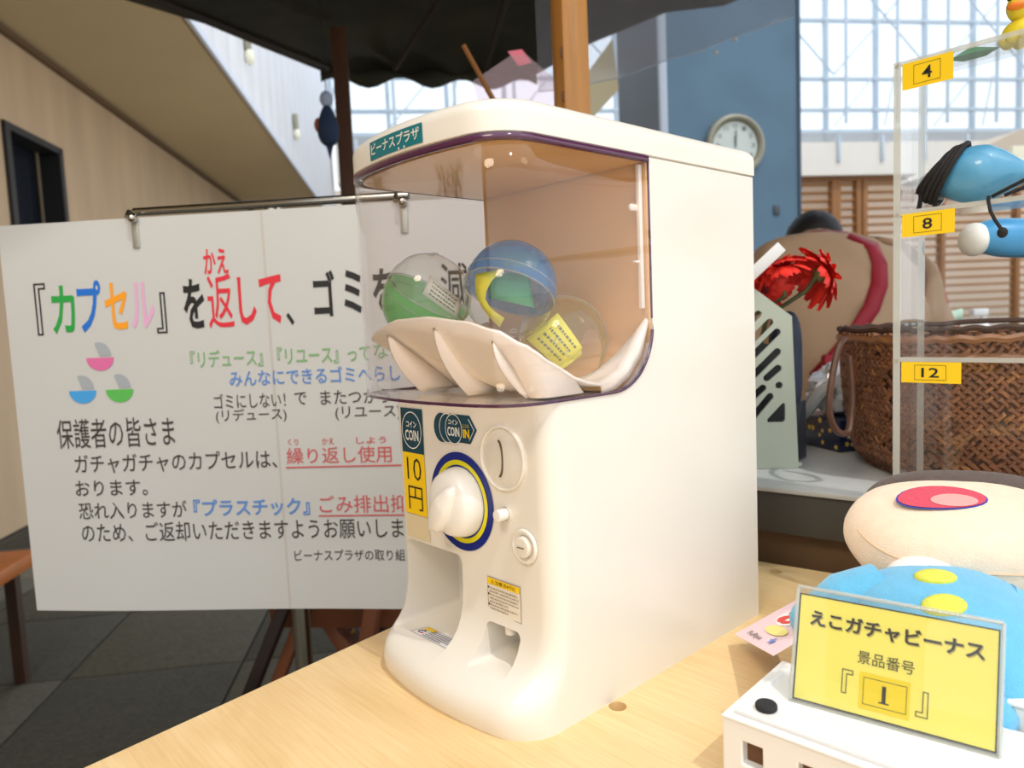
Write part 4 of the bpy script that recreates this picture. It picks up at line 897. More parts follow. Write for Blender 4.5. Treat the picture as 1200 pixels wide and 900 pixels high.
b = MB(); b.box(SB+su*SW/2+sbk*0.014+Vector((0, 0, 0.0004)), (SW, 0.026, 0.0012), Matrix((su, sbk, Vector((0, 0, 1)))).transposed().to_3x3(), 0.0003); b.build('foot_plate', m_acr, sgn)
cm = lambda a, c_: SB+su*a+sv*c_-sn*0.0009
cm1 = lambda a, c_: SB+su*a+sv*c_-sn*0.00075
cx0, cx1, cy0, cy1 = 0.0012, SW-0.0012, 0.0016, SH-0.0036
m_card = mat('yellow_card', (255, 246, 116), 0.5, noise_amt=0.02)
card = quad((cx0, cy0, cx1, cy1), cm, m_card, sgn, 'card'); outline_rect((cx0, cy0, cx1, cy1), 0.0007, cm1, m_ink, card)
CWd = cx1-cx0; CHd = cy1-cy0
def CRc(u0, v0, u1, v1): return (cx0+CWd*u0, cy1-CHd*v1, cx0+CWd*u1, cy1-CHd*v0)
cm2 = lambda a, c_: SB+su*a+sv*c_-sn*0.00062
m_sh = mat('print_shadow', (196, 180, 84), 0.6); m_olive = mat('print_olive', (88, 80, 40), 0.6)
q = CRc(0.067, 0.135, 0.937, 0.288); text('えこガチャビーナス', (q[0]+0.0005, q[1]-0.0006, q[2]+0.0005, q[3]-0.0006), cm1, m_sh, card, 0.03, 'lettering_shadow')
text('えこガチャビーナス', CRc(0.067, 0.135, 0.937, 0.288), cm2, m_ink, card, 0.028)
text('景品番号', CRc(0.335, 0.42, 0.62, 0.535), cm2, m_olive, card, 0.01)
def hollow(rect, flip):
    a0, b0, a1, b1 = rect; t = 0.0005; tk = (a1-a0)*0.42; s = MB()
    P_ = [(a0, b1), (a1, b1), (a1, b1-tk), (a0+tk, b1-tk), (a0+tk, b0), (a0, b0)]
    if flip: P_ = [(a0+a1-x, b0+b1-y) for x, y in P_]
    for i in range(6):
        (x0, y0), (x1, y1) = P_[i], P_[(i+1) % 6]; quad((min(x0, x1)-t/2, min(y0, y1)-t/2, max(x0, x1)+t/2, max(y0, y1)+t/2), cm2, None, None, mb=s)
    s.build('bracket_mark', m_olive, card, smooth=False)
hollow(CRc(0.262, 0.62, 0.315, 0.83), False); hollow(CRc(0.635, 0.655, 0.69, 0.87), True)
m_ygold = mat('label_gold', (252, 226, 12), 0.45)
lb = quad(CRc(0.352, 0.605, 0.605, 0.93), cm1, m_ygold, card, 'number_label'); outline_rect(CRc(0.372, 0.645, 0.590, 0.885), 0.0003, cm2, m_ink, lb)
text('1', CRc(0.468, 0.69, 0.488, 0.835), cm2, m_ink, lb, -0.01); quad(CRc(0.453, 0.832, 0.505, 0.845), cm2, m_ink, lb, 'serif')
# pink hang tag of the soft toy lying by the sign
def onray(): pass
tg = root('paper_tag', (0.03, 0.16, 0.02), 'pink cardboard tag with red lettering lying behind the yellow sign', 'tag')
G0 = Vector((0.0185, 0.1790, 0.0115)); G1 = Vector((0.0597, 0.2055, 0.0440)); G3 = Vector((0.0905, 0.1040, 0.0440))
gu = (G3-G0); gv = (G1-G0)
G2 = G1+gu*0.9
b = MB(); gn = gu.cross(gv).normalized(); gn = gn if gn.z > 0 else -gn
b.prism([G0, G3, G2, G1], -gn*0.0006); b.build('card', mat('tag_pink', (252, 222, 232), 0.35, noise_amt=0.06, nscale=60), tg, smooth=False)
gm = lambda a, c_: G0+gu*a+gv*c_+gn*0.0004; gm2 = lambda a, c_: G0+gu*a+gv*c_+gn*0.0007
s = MB(); s.grid(lambda i, j: gm(0.42+0.22*j*math.cos(2*PI*i), 0.62+0.20*j*math.sin(2*PI*i)), 24, 1); s.build('white_blob', mat('tag_white', (255, 252, 252), 0.4), tg, smooth=False)
text('お', (0.26, 0.46, 0.58, 0.78), gm2, mat('tag_red', (236, 60, 50), 0.4), tg, 0.05)
text('そ', (0.60, 0.52, 0.80, 0.80), gm2, mat('tag_red', (236, 60, 50), 0.4), tg, 0.05)
s = MB(); s.grid(lambda i, j: gm2(0.53+0.22*j*math.cos(2*PI*i), 0.33+0.085*j*math.sin(2*PI*i)), 24, 1); s.build('yellow_blob', mat('tag_yellow', (252, 240, 140), 0.4), tg, smooth=False)
text('FuRyu', (0.20, 0.07, 0.52, 0.17), gm2, m_ink, tg, 0.0)
s = MB(); P_ = [gm2(0.72+(0.065 if k % 2 == 0 else 0.028)*math.cos(k*PI/5+0.3), 0.16+(0.07 if k % 2 == 0 else 0.03)*math.sin(k*PI/5+0.3)) for k in range(10)]; s.add([gm2(0.72, 0.16)]+P_, [(0, 1+k, 1+(k+1) % 10) for k in range(10)]); s.build('blue_star', mat('tag_blue', (110, 140, 226), 0.4), tg, smooth=False)

# ------------------------------------------------------------------ lying soft toy
m_velc = mat('cream_velour', (250, 226, 198), 0.95, noise_amt=0.08, nscale=120, bump=0.5, bscale=1100, sheen=0.4)
m_velb = mat('sky_blue_velour', (104, 190, 232), 0.95, noise_amt=0.10, nscale=100, bump=0.5, bscale=1000, sheen=0.4)
m_vely = mat('lemon_felt', (232, 232, 92), 0.95, noise_amt=0.10, nscale=150, bump=0.5, bscale=1200)
m_velbr = mat('brown_plush', (84, 58, 42), 0.95, noise_amt=0.4, nscale=200, bump=0.8, bscale=900, sheen=0.3)
m_velw = mat('white_velour', (240, 236, 230), 0.95, noise_amt=0.05, bump=0.4, bscale=900)
pl = root('soft_toy', (0.150, 0.245, 0.05), 'plain plush doll lying on its back with cream head and sky-blue body', 'soft toy')
HR = Matrix((rt, -Vector((-rt.y, rt.x, 0))*-1, Vector((0, 0, 1)))).transposed().to_3x3() @ Matrix.Rotation(math.radians(4), 3, 'Y') @ Matrix.Rotation(math.radians(16), 3, 'X')
HC = Vector((0.1560, 0.2760, 0.0910)); HRAD = (0.088, 0.052, 0.0345)
def headfn(p):
    f_ = 1+0.10*max(0, p.z)*0; return Vector((p.x*(1-0.10*max(0, p.z)), p.y, p.z*(1+0.08*(1-p.x*p.x))))
b = MB(); b.ball(HC, HRAD, 64, 40, HR, 0.72, headfn); head = b.build('head', m_velc, pl, angle=80, weld=True)
def hs(th, ph, k=1.0):
    sg = lambda a: math.copysign(abs(a)**0.72, a)
    p = headfn(Vector((sg(math.cos(ph))*sg(math.cos(th)), sg(math.cos(ph))*sg(math.sin(th)), sg(math.sin(ph)))))
    return HC+HR @ Vector((p.x*HRAD[0]*k, p.y*HRAD[1]*k, p.z*HRAD[2]*k))
b = MB(); b.tube([hs(-PI+PI*k/60, 0.10, 1.002) for k in range(61)], 0.0007, 6); b.build('seam', mat('seam_tan', (226, 192, 156), 0.95), head)
b = MB(); b.ball(HC+HR @ Vector((0.010, 0.026, 0.002)), (0.078, 0.036, 0.0340), 56, 30, HR, 0.75); b.build('hair', m_velbr, pl, angle=80, weld=True)
b = MB(); b.ball(HC+HR @ Vector((0.006, 0.002, -0.013)), (0.084, 0.050, 0.0290), 48, 24, HR, 0.8); b.build('hair_back', m_velbr, pl, angle=80, weld=True)
def patch(x0, x1, y0, y1, k, m, name, par, shape=None, n=24):
    """flat embroidered patch lying on the head's upper side; x right, y away"""
    def zs_(x, y):
        # height of super-ellipsoid surface above (x,y)
        ex = abs(x/HRAD[0])**(2/0.72); ey = abs(y/HRAD[1])**(2/0.72); q = ex+ey
        q = min(q, 0.999); return HRAD[2]*(1-q)**(0.72/2)*1.06
    V = []
    xc, yc, rx, ry = (x0+x1)/2, (y0+y1)/2, (x1-x0)/2, (y1-y0)/2
    for j in range(7):
        for i in range(n):
            a = 2*PI*i/n; yy = math.sin(a)*(j/6); xx = math.cos(a)*(j/6)
            if shape == 'smile': yy = yy*0.62 + (0.35-0.55*xx*xx) if yy > 0 else yy*0.95+(0.35-0.55*xx*xx)*1.0
            x = xc+rx*xx; y = yc+ry*yy; V.append(HC+HR @ Vector((x, y, zs_(x, y)+k)))
    F = [(j*n+i, j*n+(i+1) % n, (j+1)*n+(i+1) % n, (j+1)*n+i) for j in range(6) for i in range(n)]
    b = MB(); b.add(V, F); return b.build(name, m, par, angle=80)
patch(-0.064, -0.002, -0.018, 0.014, 0.0008, mat('mouth_edge', (60, 70, 170), 0.9), 'mouth_edge', head)
patch(-0.0628, -0.0032, -0.0170, 0.0130, 0.0013, mat('mouth_red', (226, 84, 104), 0.9, noise_amt=0.2, nscale=500, bump=0.4, bscale=1500), 'mouth', head)
patch(-0.044, -0.012, -0.0160, 0.0000, 0.0017, mat('tongue_pink', (246, 166, 160), 0.9, noise_amt=0.1, nscale=500), 'tongue', head)
# body, arms, buttons
BC = Vector((0.176, 0.176, 0.0560))
b = MB(); b.ball(BC, (0.060, 0.060, 0.0335), 48, 28, HR, 0.9, lambda p: Vector((p.x*(1-0.15*p.y*-1), p.y, p.z))); bod = b.build('body', m_velb, pl, angle=80, weld=True)
b = MB(); b.tube([BC+HR @ Vector(v) for v in ((-0.035, 0.034, 0.006), (-0.058, 0.034, 0.000), (-0.080, 0.028, -0.010))], [0.021, 0.019, 0.013], 16); b.ball(BC+HR @ Vector((-0.080, 0.028, -0.010)), (0.0135, 0.0135, 0.013), 16, 10, HR); b.build('arm', m_velb, pl, angle=80)
b = MB(); b.tube([BC+HR @ Vector(v) for v in ((0.030, 0.015, 0.008), (0.055, 0.002, 0.000), (0.074, -0.014, -0.012))], [0.022, 0.019, 0.015], 16); b.ball(BC+HR @ Vector((0.074, -0.014, -0.012)), (0.015, 0.015, 0.014), 16, 10, HR); b.build('arm', m_velb, pl, angle=80)
b = MB(); b.ball(BC+HR @ Vector((0.080, -0.024, -0.0145)), (0.014, 0.012, 0.0105), 20, 12, HR); b.build('hand', m_velc, pl, angle=80)
def bodyp(x, y, k=0.0):
    e_ = 0.9; q = min(0.995, abs(x/0.060)**(2/e_)+abs(y/0.060)**(2/e_)); return BC+HR @ Vector((x, y, 0.0335*(1-q)**(e_/2)+k))
for (x, y) in ((-0.012, 0.0200), (-0.022, -0.0080)):
    V = []; n = 24
    for lvl, (rr, kk) in enumerate(((1.0, -0.001), (1.0, 0.0012), (0.9, 0.0022), (0.5, 0.0026), (0.001, 0.0027))):
        V += [bodyp(x+0.0125*rr*math.cos(2*PI*i/n), y+0.0085*rr*math.sin(2*PI*i/n), kk) for i in range(n)]
    b = MB(); b.add(V, [(l*n+i, l*n+(i+1) % n, (l+1)*n+(i+1) % n, (l+1)*n+i) for l in range(4) for i in range(n)]); b.build('button', m_vely, bod, angle=70)
b = MB(); b.ball(BC+HR @ Vector((-0.001, 0.046, 0.013)), (0.026, 0.014, 0.015), 20, 12, HR); col_ = b.build('collar', m_velw, pl, angle=80)
b = MB(); b.ball(BC+HR @ Vector((-0.003, 0.038, 0.0235)), (0.006, 0.004, 0.0035), 14, 10, HR); b.build('collar_spot', mat('collar_grey', (120, 108, 100), 0.95), col_)
for x in (-0.02, 0.02):
    b = MB(); b.ball(BC+HR @ Vector((x, -0.056, 0.000)), (0.017, 0.018, 0.012), 16, 10, HR); b.build('leg', m_velb, pl, angle=80)

# ------------------------------------------------------------------ acrylic rack with numbered shelves
RX0, RY0, RX1, RY1 = 0.0810, 0.3300, 0.4600, 0.3850
rk = root('acrylic_rack', ((RX0+RX1)/2, (RY0+RY1)/2, 0), 'clear acrylic display rack with yellow numbered shelf labels', 'rack')
def ab(name, c, d, m=m_acr, ch=0.0): b = MB(); b.box(c, d, None, ch); return b.build(name, m, rk, smooth=False)
ab('side_panel', (RX0+0.0028, (RY0+RY1)/2, 0.2290), (0.0052, RY1-RY0, 0.4580)); ab('side_panel', (RX1-0.0028, (RY0+RY1)/2, 0.2290), (0.0052, RY1-RY0, 0.4580))
ab('side_edge', (RX0+0.0028, RY0-0.0004, 0.2290), (0.0054, 0.0010, 0.4580), m_acre); ab('side_edge', (RX0+0.0028, RY1+0.0004, 0.2290), (0.0054, 0.0008, 0.4580), m_acre)
ab('back_panel', ((RX0+RX1)/2, RY1-0.001, 0.2290), (RX1-RX0-0.012, 0.0015, 0.4500), clear('acrylic_back', (0.985, 0.985, 0.98), 0.8, 0.02))
ZS = (0.4560, 0.3380, 0.2185, 0.1000)
for z in ZS:
    ab('shelf', ((RX0+RX1)/2, (RY0+RY1)/2-0.0005, z), (RX1-RX0-0.0116, RY1-RY0-0.004, 0.0036)); ab('shelf_edge', ((RX0+RX1)/2, RY0-0.0003, z), (RX1-RX0-0.011, 0.0008, 0.0038), m_acre)
    ab('shelf_joint', (RX0+0.0028, RY0-0.0010, z-0.001), (0.0026, 0.0006, 0.0026), mat('joint_grey', (170, 166, 150), 0.4))
for nme, z, wd, hh in (('4', 0.4450, 0.0365, 0.0205), ('8', 0.3275, 0.0385, 0.0185), ('12', 0.2080, 0.0440, 0.0170)):
    lmap = lambda a, c_: Vector((RX0+0.0068+a, RY0-0.0012, z+c_)); l2 = lambda a, c_: Vector((RX0+0.0068+a, RY0-0.0016, z+c_))
    lbq = quad((0, -hh/2, wd, hh/2), lmap, mat('rack_label_yellow', (250, 208, 10), 0.45), rk, 'shelf_label', 1); outline_rect((wd*0.23, -hh*0.36, wd*0.76, hh*0.36), 0.0003, l2, m_ink, lbq)
    k = 0.0036 if len(nme) == 1 else 0.0065
    text(nme, (wd*0.495-k, -hh*0.23, wd*0.495+k, hh*0.23), l2, m_ink, lbq, 0.01)
# items on the rack
m_egg = mat('pearl_blue', (84, 160, 200), 0.4, noise_amt=0.12, nscale=60, coat=0.4)
m_blk = mat('black_cord', (30, 27, 26), 0.8, noise_amt=0.3, nscale=300, bump=0.5, bscale=900)
ET = Vector((0.1375, 0.3530, 0.3628))
toy = root('spinning_top', (ET.x, ET.y, 0.34), 'pearly blue egg-shaped toy wound with black cord on the shelf labelled 8', 'toy')
b = MB(); ER = Matrix.Rotation(math.radians(6), 3, 'Y') @ Matrix.Rotation(math.radians(10), 3, 'Z')
b.ball(ET, (0.0345, 0.0215, 0.0225), 48, 28, ER, 1.0, lambda p: Vector((p.x*(1+0.10*max(0, p.x)**2), p.y*(1-0.72*max(0, p.x)**1.6), p.z*(1-0.72*max(0, p.x)**1.6)))); b.build('egg_body', m_egg, toy, angle=80, weld=True)
for k, (ox, rr) in enumerate(((-0.024, 0.0195), (-0.0275, 0.0185), (-0.031, 0.0155), (-0.0205, 0.0212), (-0.0335, 0.012))):
    b = MB(); b.tube([ET+ER @ Vector((ox+0.010*math.sin(t)*0.9, rr*1.05*math.cos(t), rr*1.1*math.sin(t)+0.001)) for t in [2*PI*q/32 for q in range(32)]], 0.0021, 7, True); b.build('cord_turn', m_blk, toy)
b = MB(); b.tube([ET+Vector(v) for v in ((-0.029, -0.012, 0.008), (-0.037, -0.014, -0.004), (-0.0405, -0.014, -0.022))], 0.0018, 7); b.build('cord_end', m_blk, toy)
b = MB(); b.tube([ET+Vector(v) for v in ((0.012, -0.019, -0.0205), (0.022, -0.019, -0.016), (0.032, -0.016, -0.011), (0.040, -0.012, -0.006), (0.041, -0.011, -0.010), (0.033, -0.015, -0.016), (0.020, -0.019, -0.0208))], 0.0014, 7); b.build('cord_loop', m_blk, toy)
b = MB(); b.tube([ET+Vector(v) for v in ((0.012, -0.0275, -0.0250), (0.0135, -0.0285, -0.032), (0.0165, -0.0285, -0.039), (0.0205, -0.0285, -0.046))], 0.0013, 7); b.ball(ET+Vector((0.0215, -0.0285, -0.049)), (0.0036, 0.003, 0.004), 14, 10); b.tube([ET+Vector(v) for v in ((0.010, -0.018, -0.0205), (0.012, -0.0275, -0.0215), (0.012, -0.0275, -0.0250))], 0.0013, 7); b.build('hanging_cord', m_blk, toy)
gc = root('clear_capsule_half', (0.098, 0.362, 0.34), 'small clear empty capsule behind the side panel on the shelf labelled 8', 'capsule')
b = MB(); b.ball((0.0985, 0.362, 0.3565), (0.0115, 0.0115, 0.0160), 24, 16); b.build('shell', clear('small_capsule', (0.9, 0.9, 0.92), 1.4, 0.05, 0.12), gc)
b = MB(); b.tube([(0.0985+0.0117*math.cos(t), 0.362+0.0117*math.sin(t), 0.3565) for t in [2*PI*k/24 for k in range(24)]], 0.0006, 5, True); b.build('seam_ring', m_seam, gc)
m_gr = mat('folded_green_paper', (62, 150, 96), 0.6, noise_amt=0.12, nscale=60)
lf = Vector((0.1260, 0.366, 0.4580)); b = MB()
V = [(-0.016, -0.002, 0.001), (-0.008, -0.010, 0.000), (0.006, -0.010, 0.000), (0.020, -0.002, 0.001), (0.008, 0.008, 0.000), (-0.008, 0.008, 0.000), (0.0, -0.001, 0.0075)]
b.add([lf+Vector(v) for v in V], [(6, 0, 1), (6, 1, 2), (6, 2, 3), (6, 3, 4), (6, 4, 5), (6, 5, 0), (0, 5, 4, 3, 2, 1)]); o = tag(b.build('paper_leaf', m_gr, smooth=False), 'small folded green paper leaf on the rack top beside the yellow duck', 'leaf')
m_dy = mat('duck_yellow', (250, 232, 60), 0.45, noise_amt=0.05); m_dw = mat('shell_white', (246, 246, 240), 0.5); m_do = mat('bill_orange', (250, 140, 50), 0.45)
DK = Vector((0.1620, 0.3700, 0.4582)); dk = root('toy_duck', DK, 'yellow toy duck figure with orange bill and white cap on top of the rack', 'toy')
b = MB(); b.ball(DK+Vector((0, 0, 0.010)), (0.0165, 0.013, 0.010), 28, 16); 
for k in range(9):
    a = 2*PI*k/9; b.ball(DK+Vector((0.0145*math.cos(a), 0.0115*math.sin(a), 0.004)), (0.0045, 0.0045, 0.004), 10, 8)
b.build('body', m_dy, dk, angle=80)
b = MB(); b.ball(DK+Vector((0, -0.001, 0.028)), (0.0135, 0.0125, 0.0130), 28, 18); b.build('head', m_dy, dk, angle=80)
b = MB(); b.ball(DK+Vector((0, 0.0005, 0.0375)), (0.0138, 0.0130, 0.0080), 28, 14, None, 1, lambda p: Vector((p.x, p.y, max(p.z, -0.25+0.16*math.sin(7*math.atan2(p.y, p.x)))))); b.build('cap', m_dw, dk, angle=80)
b = MB(); b.ball(DK+Vector((-0.003, -0.0145, 0.0255)), (0.0072, 0.0050, 0.0030), 18, 10); b.build('bill', m_do, dk, angle=80)
for x in (-0.0088, 0.0035):
    b = MB(); b.ball(DK+Vector((x, -0.0122, 0.0325)), (0.0013, 0.0010, 0.0016), 10, 8); b.build('eye', m_ink, dk)
hg = root('hanging_toy', (0.20, 0.42, 0.30), 'sky-blue and white oval toy hung by a thread behind the rack', 'toy')
hb = Vector((0.1050, 0.5400, 0.3250)); b = MB(); b.ball(hb+rt*0.012, (0.042, 0.022, 0.019), 32, 20, HR, 0.85); b.build('blue_body', mat('bright_blue', (70, 166, 226), 0.4, noise_amt=0.15, nscale=40), hg, angle=80)
b = MB(); b.ball(hb-rt*0.026, (0.013, 0.017, 0.0165), 24, 14, HR); b.build('white_end', m_dw, hg, angle=80)
b = MB(); b.tube([hb+rt*0.03+Vector((0, 0, 0.017)), hb+rt*0.03+Vector((0, 0, 0.95))], 0.0004, 5); b.build('thread', m_dw, hg)

# ------------------------------------------------------------------ things on the grey counter
CZ = 0.080
# woven basket
m_wick = mat('wicker_brown', (132, 82, 46), 0.5, noise_amt=0.5, nscale=60, col2=(92, 52, 28)); m_wickl = mat('wicker_tan', (156, 102, 56), 0.5, noise_amt=0.3, nscale=90); m_wickd = mat('wicker_dark', (66, 38, 20), 0.7)
BKc = Vector((0.1310, 0.6600, CZ)); bu = Vector((math.cos(yaw-0.02), math.sin(yaw-0.02), 0)); bw = Vector((-bu.y, bu.x, 0)); BH = 0.152; BA, BB = 0.215, 0.115
bk = root('woven_basket', BKc, 'large brown woven basket with handles on the grey counter', 'basket')
def bp(s_, t):
    """point on basket wall; s in 0..1 round, t 0..1 up"""
    a = 2*PI*s_; e_ = 0.52; k = 0.915+0.085*t+0.02*math.sin(PI*t); sg = lambda q: math.copysign(abs(q)**e_, q)
    k *= 1-0.06*max(0, 0.12-t)/0.12
    return BKc+bu*(BA*k*sg(math.cos(a)))+bw*(BB*k*sg(math.sin(a)))+Vector((0, 0, BH*t))
# arc-length table
tbl = [0]; NP = 720
for i in range(NP): tbl.append(tbl[-1]+(bp((i+1)/NP, 0.5)-bp(i/NP, 0.5)).length)
def sarc(L_):
    L_ %= tbl[-1]; lo, hi = 0, NP
    while hi-lo > 1:
        m_ = (lo+hi)//2
        if tbl[m_] <= L_: lo = m_
        else: hi = m_
    return (lo+(L_-tbl[lo])/(tbl[lo+1]-tbl[lo]))/NP
b = MB(); b.grid(lambda i, j: (lambda p, c_: p+(c_-p)*0.012)(bp(i, j), BKc+Vector((0, 0, BH*j))), 120, 6); b.build('inner_wall', m_wickd, bk, angle=80, solid=0.001)
b = MB(); b.add([bp(i/80, 0) for i in range(80)], [tuple(range(80))]); b.build('bottom', m_wickd, bk, smooth=False)
def strandset(sel):
    s = MB(); cell = 0.0092; rows = int(BH/(cell*0.5)); n_ = int(tbl[-1]/cell)
    for r_ in range(rows):
        for c_ in range(n_):
            L0 = (c_+0.5*(r_ % 2))*cell; t0 = (r_+0.5)/rows; s0 = sarc(L0)
            if (random.random() < 0.14) != sel: continue
            p = bp(s0, t0); q = bp((s0+0.002) % 1, t0); tx = (q-p).normalized(); tz_ = (bp(s0, min(1, t0+0.02))-bp(s0, t0-0.02)).normalized(); nn_ = tx.cross(tz_).normalized()
            if nn_.dot(p-BKc) < 0: nn_ = -nn_
            if nn_.dot(Vector((fw.x, fw.y, 0))) > 0.5: continue
            sgn_ = 1 if (r_ % 2) else -1; jit = random.uniform(-0.12, 0.12)
            a = (tx*math.cos(PI/4*sgn_+jit)+tz_*math.sin(PI/4*sgn_+jit)); c2_ = nn_.cross(a)
            Lh, wh, hh = 0.0067, 0.0024, 0.0015*random.uniform(0.8, 1.3)
            V = [p-a*Lh-c2_*wh-nn_*0.0006, p-a*Lh+c2_*wh-nn_*0.0006, p+a*Lh+c2_*wh-nn_*0.0006, p+a*Lh-c2_*wh-nn_*0.0006, p-a*Lh*0.5-c2_*wh*0.55+nn_*hh, p-a*Lh*0.5+c2_*wh*0.55+nn_*hh, p+a*Lh*0.5+c2_*wh*0.55+nn_*hh, p+a*Lh*0.5-c2_*wh*0.55+nn_*hh]
            s.add(V, [(4, 5, 6, 7), (0, 1, 5, 4), (1, 2, 6, 5), (2, 3, 7, 6), (3, 0, 4, 7)])
    return s
random.seed(11); w1 = strandset(False).build('weave', m_wick, bk, angle=30); w1['kind'] = 'stuff'
random.seed(11); w2 = strandset(True).build('weave', m_wickl, bk, angle=30); w2['kind'] = 'stuff'
for q, (m_, o_) in enumerate(((m_wickl, 0.0), (m_wickd, 0.010))):
    b = MB(); N_ = 240; b.tube([bp(i/N_, 1.0)+Vector((0, 0, -0.004+o_+0.0008*math.sin(i*0.9+q*PI)))+(bp(i/N_, 1)-BKc).normalized()*0.0008*math.cos(i*0.9+q*PI) for i in range(N_)], 0.0042-0.001*q, 6, True); b.build('rim_braid', m_, bk)
hp0 = [(-0.208, -0.040, 0.158), (-0.220, -0.052, 0.150), (-0.231, -0.062, 0.120), (-0.236, -0.066, 0.085), (-0.228, -0.064, 0.062), (-0.214, -0.058, 0.058), (-0.207, -0.050, 0.075), (-0.204, -0.046, 0.100), (-0.205, -0.042, 0.140)]
def spline(P_, n=6):
    o_ = []
    for i in range(len(P_)-1):
        a, b_, c_, d = [Vector(P_[max(0, min(len(P_)-1, i+k))]) for k in (-1, 0, 1, 2)]
        for k in range(n):
            t = k/n; o_.append(0.5*((2*b_)+(c_-a)*t+(2*a-5*b_+4*c_-d)*t*t+(3*b_-a-3*c_+d)*t**3))
    return o_+[Vector(P_[-1])]
hp = [tuple(v) for v in spline(hp0)]
b = MB(); b.tube([BKc+bu*(x-0.040)+bw*y+Vector((0, 0, z*0.95)) for x, y, z in hp], 0.0036, 8); b.build('handle', mat('handle_dark_brown', (88, 54, 34), 0.5, noise_amt=0.3, nscale=80), bk)
hq = [(-0.100+0.20*k/20, -0.1225-0.002*math.sin(PI*k/20), 0.030+0.050*math.sin(PI*k/20)**0.7) for k in range(21)]
b = MB(); b.tube([BKc+bu*(x+0.035)+bw*y+Vector((0, 0, z)) for x, y, z in hq], 0.0046, 8); b.build('handle', mat('handle_pale_brown', (176, 134, 104), 0.5, noise_amt=0.2, nscale=60), bk)
# navy floral box
fb = root('floral_box', (-0.125, 0.655, CZ), 'small navy box printed with tiny yellow flowers beside the basket', 'box')
FR = Matrix.Rotation(math.radians(62), 3, 'Z'); fbc = Vector((-0.098, 0.655, CZ+0.021)); b = MB(); b.box(fbc, (0.085, 0.09, 0.042), FR, 0.003); b.build('box_body', mat('navy_print', (22, 34, 66), 0.35, noise_amt=0.2, nscale=40, coat=0.3), fb)
m_pf = [mat('print_flower_yellow', (226, 186, 70), 0.5), mat('print_flower_pink', (220, 150, 140), 0.5), mat('print_flower_white', (220, 216, 200), 0.5)]
random.seed(21)
for k in range(34):
    face = random.choice((0, 1)); a_ = random.uniform(-0.038, 0.038); z_ = random.uniform(-0.017, 0.017)
    nrm = FR @ Vector((0, -1, 0)) if face == 0 else FR @ Vector((1, 0, 0)); uu = FR @ Vector((1, 0, 0)) if face == 0 else FR @ Vector((0, 1, 0)); hw_ = 0.0453 if face == 0 else 0.0428
    nrm2 = FR @ Vector((-1, 0, 0))
    if k % 3 == 0: nrm = nrm2; uu = FR @ Vector((0, 1, 0)); hw_ = 0.0428
    c0_ = fbc+nrm*hw_+uu*a_+Vector((0, 0, z_)); s = MB(); r0 = random.uniform(0.0026, 0.0048); P_ = [c0_+(uu*math.cos(t)+Vector((0, 0, 1))*math.sin(t))*r0*(0.72+0.28*math.cos(5*t)) for t in [2*PI*i/25 for i in range(25)]]
    s.add([c0_]+P_, [(0, 1+i, 1+(i+1) % 25) for i in range(25)]); s.build('printed_flower', m_pf[k % 3 if k % 2 else 0], fb, smooth=False)
# crumpled clear bag on it
b = MB(); random.seed(4)
def crum(p):
    n_ = noise.noise(p*2.3)*0.35+noise.noise(p*5.1)*0.18; return p*(1+n_)
b.ball(fbc+Vector((0.0, 0.0, 0.055)), (0.045, 0.042, 0.034), 30, 20, None, 1, crum); tag(b.build('crumpled_bag', mat('cellophane', (206, 206, 210), 0.12, noise_amt=0.35, nscale=30, coat=0.6), angle=12), 'crumpled silvery plastic bag heaped on the navy floral box', 'bag')
b = MB(); b.tube([fbc+Vector(v) for v in ((-0.035, -0.045, 0.020), (-0.020, -0.050, 0.036), (-0.006, -0.050, 0.056), (0.006, -0.048, 0.066))], [0.006, 0.0075, 0.0085, 0.008], 10); tag(b.build('plastic_hook', mat('hook_grey', (186, 190, 190), 0.35)), 'pale grey plastic hook leaning on the floral box', 'hook')
# grey-green slotted rack side
m_sage = mat('sage_grey_plastic', (176, 184, 168), 0.4, noise_amt=0.03, nscale=12)
FB = Vector((-0.1000, 0.4620, 0)); fu = Vector((math.cos(yaw-0.12), math.sin(yaw-0.12), 0)); fn_ = Vector((fu.y, -fu.x, 0))
def FP(a, z, o=0): return FB+fu*a+fn_*o+Vector((0, 0, z))
slr = root('file_stand', FP(-0.03, CZ), 'sage grey plastic file stand with slanted slots behind the machine', 'file stand')
b = MB(); b.prism([FP(-0.11, CZ+0.0005), FP(0.0310, CZ+0.0005), FP(0.0250, 0.2560), FP(-0.0168, 0.2900), FP(-0.11, 0.2900)], -fn_*0.004); fsd = b.build('side_plate', m_sage, None, smooth=False)
cs = []
def slot(a0, z0, a1, z1, r_):
    b = MB(); d = Vector((a1-a0, z1-z0)); L_ = d.length; an = math.atan2(d.y, d.x); P_ = []
    for k in range(9): t = an-PI/2+PI*k/8; P_.append((a1+r_*math.cos(t), z1+r_*math.sin(t)))
    for k in range(9): t = an+PI/2+PI*k/8; P_.append((a0+r_*math.cos(t), z0+r_*math.sin(t)))
    b.prism([FP(x, z, 0.01) for x, z in P_], -fn_*0.03); cs.append(b.build('cutter', None, smooth=False))
for (a0, z0, a1, z1, r_) in ((-0.0300, 0.2420, -0.0120, 0.2600, 0.0040), (-0.0300, 0.2200, 0.0005, 0.2500, 0.0042), (-0.0300, 0.2010, 0.0085, 0.2385, 0.0042), (-0.0200, 0.1880, 0.0085, 0.2160, 0.0042), (-0.0030, 0.1865, 0.0090, 0.1970, 0.0042), (-0.0250, 0.1590, -0.0080, 0.1750, 0.0040), (-0.0240, 0.1360, 0.0000, 0.1650, 0.0040), (0.0100, 0.1775, 0.0102, 0.1775, 0.0040)): slot(a0, z0, a1, z1, r_)
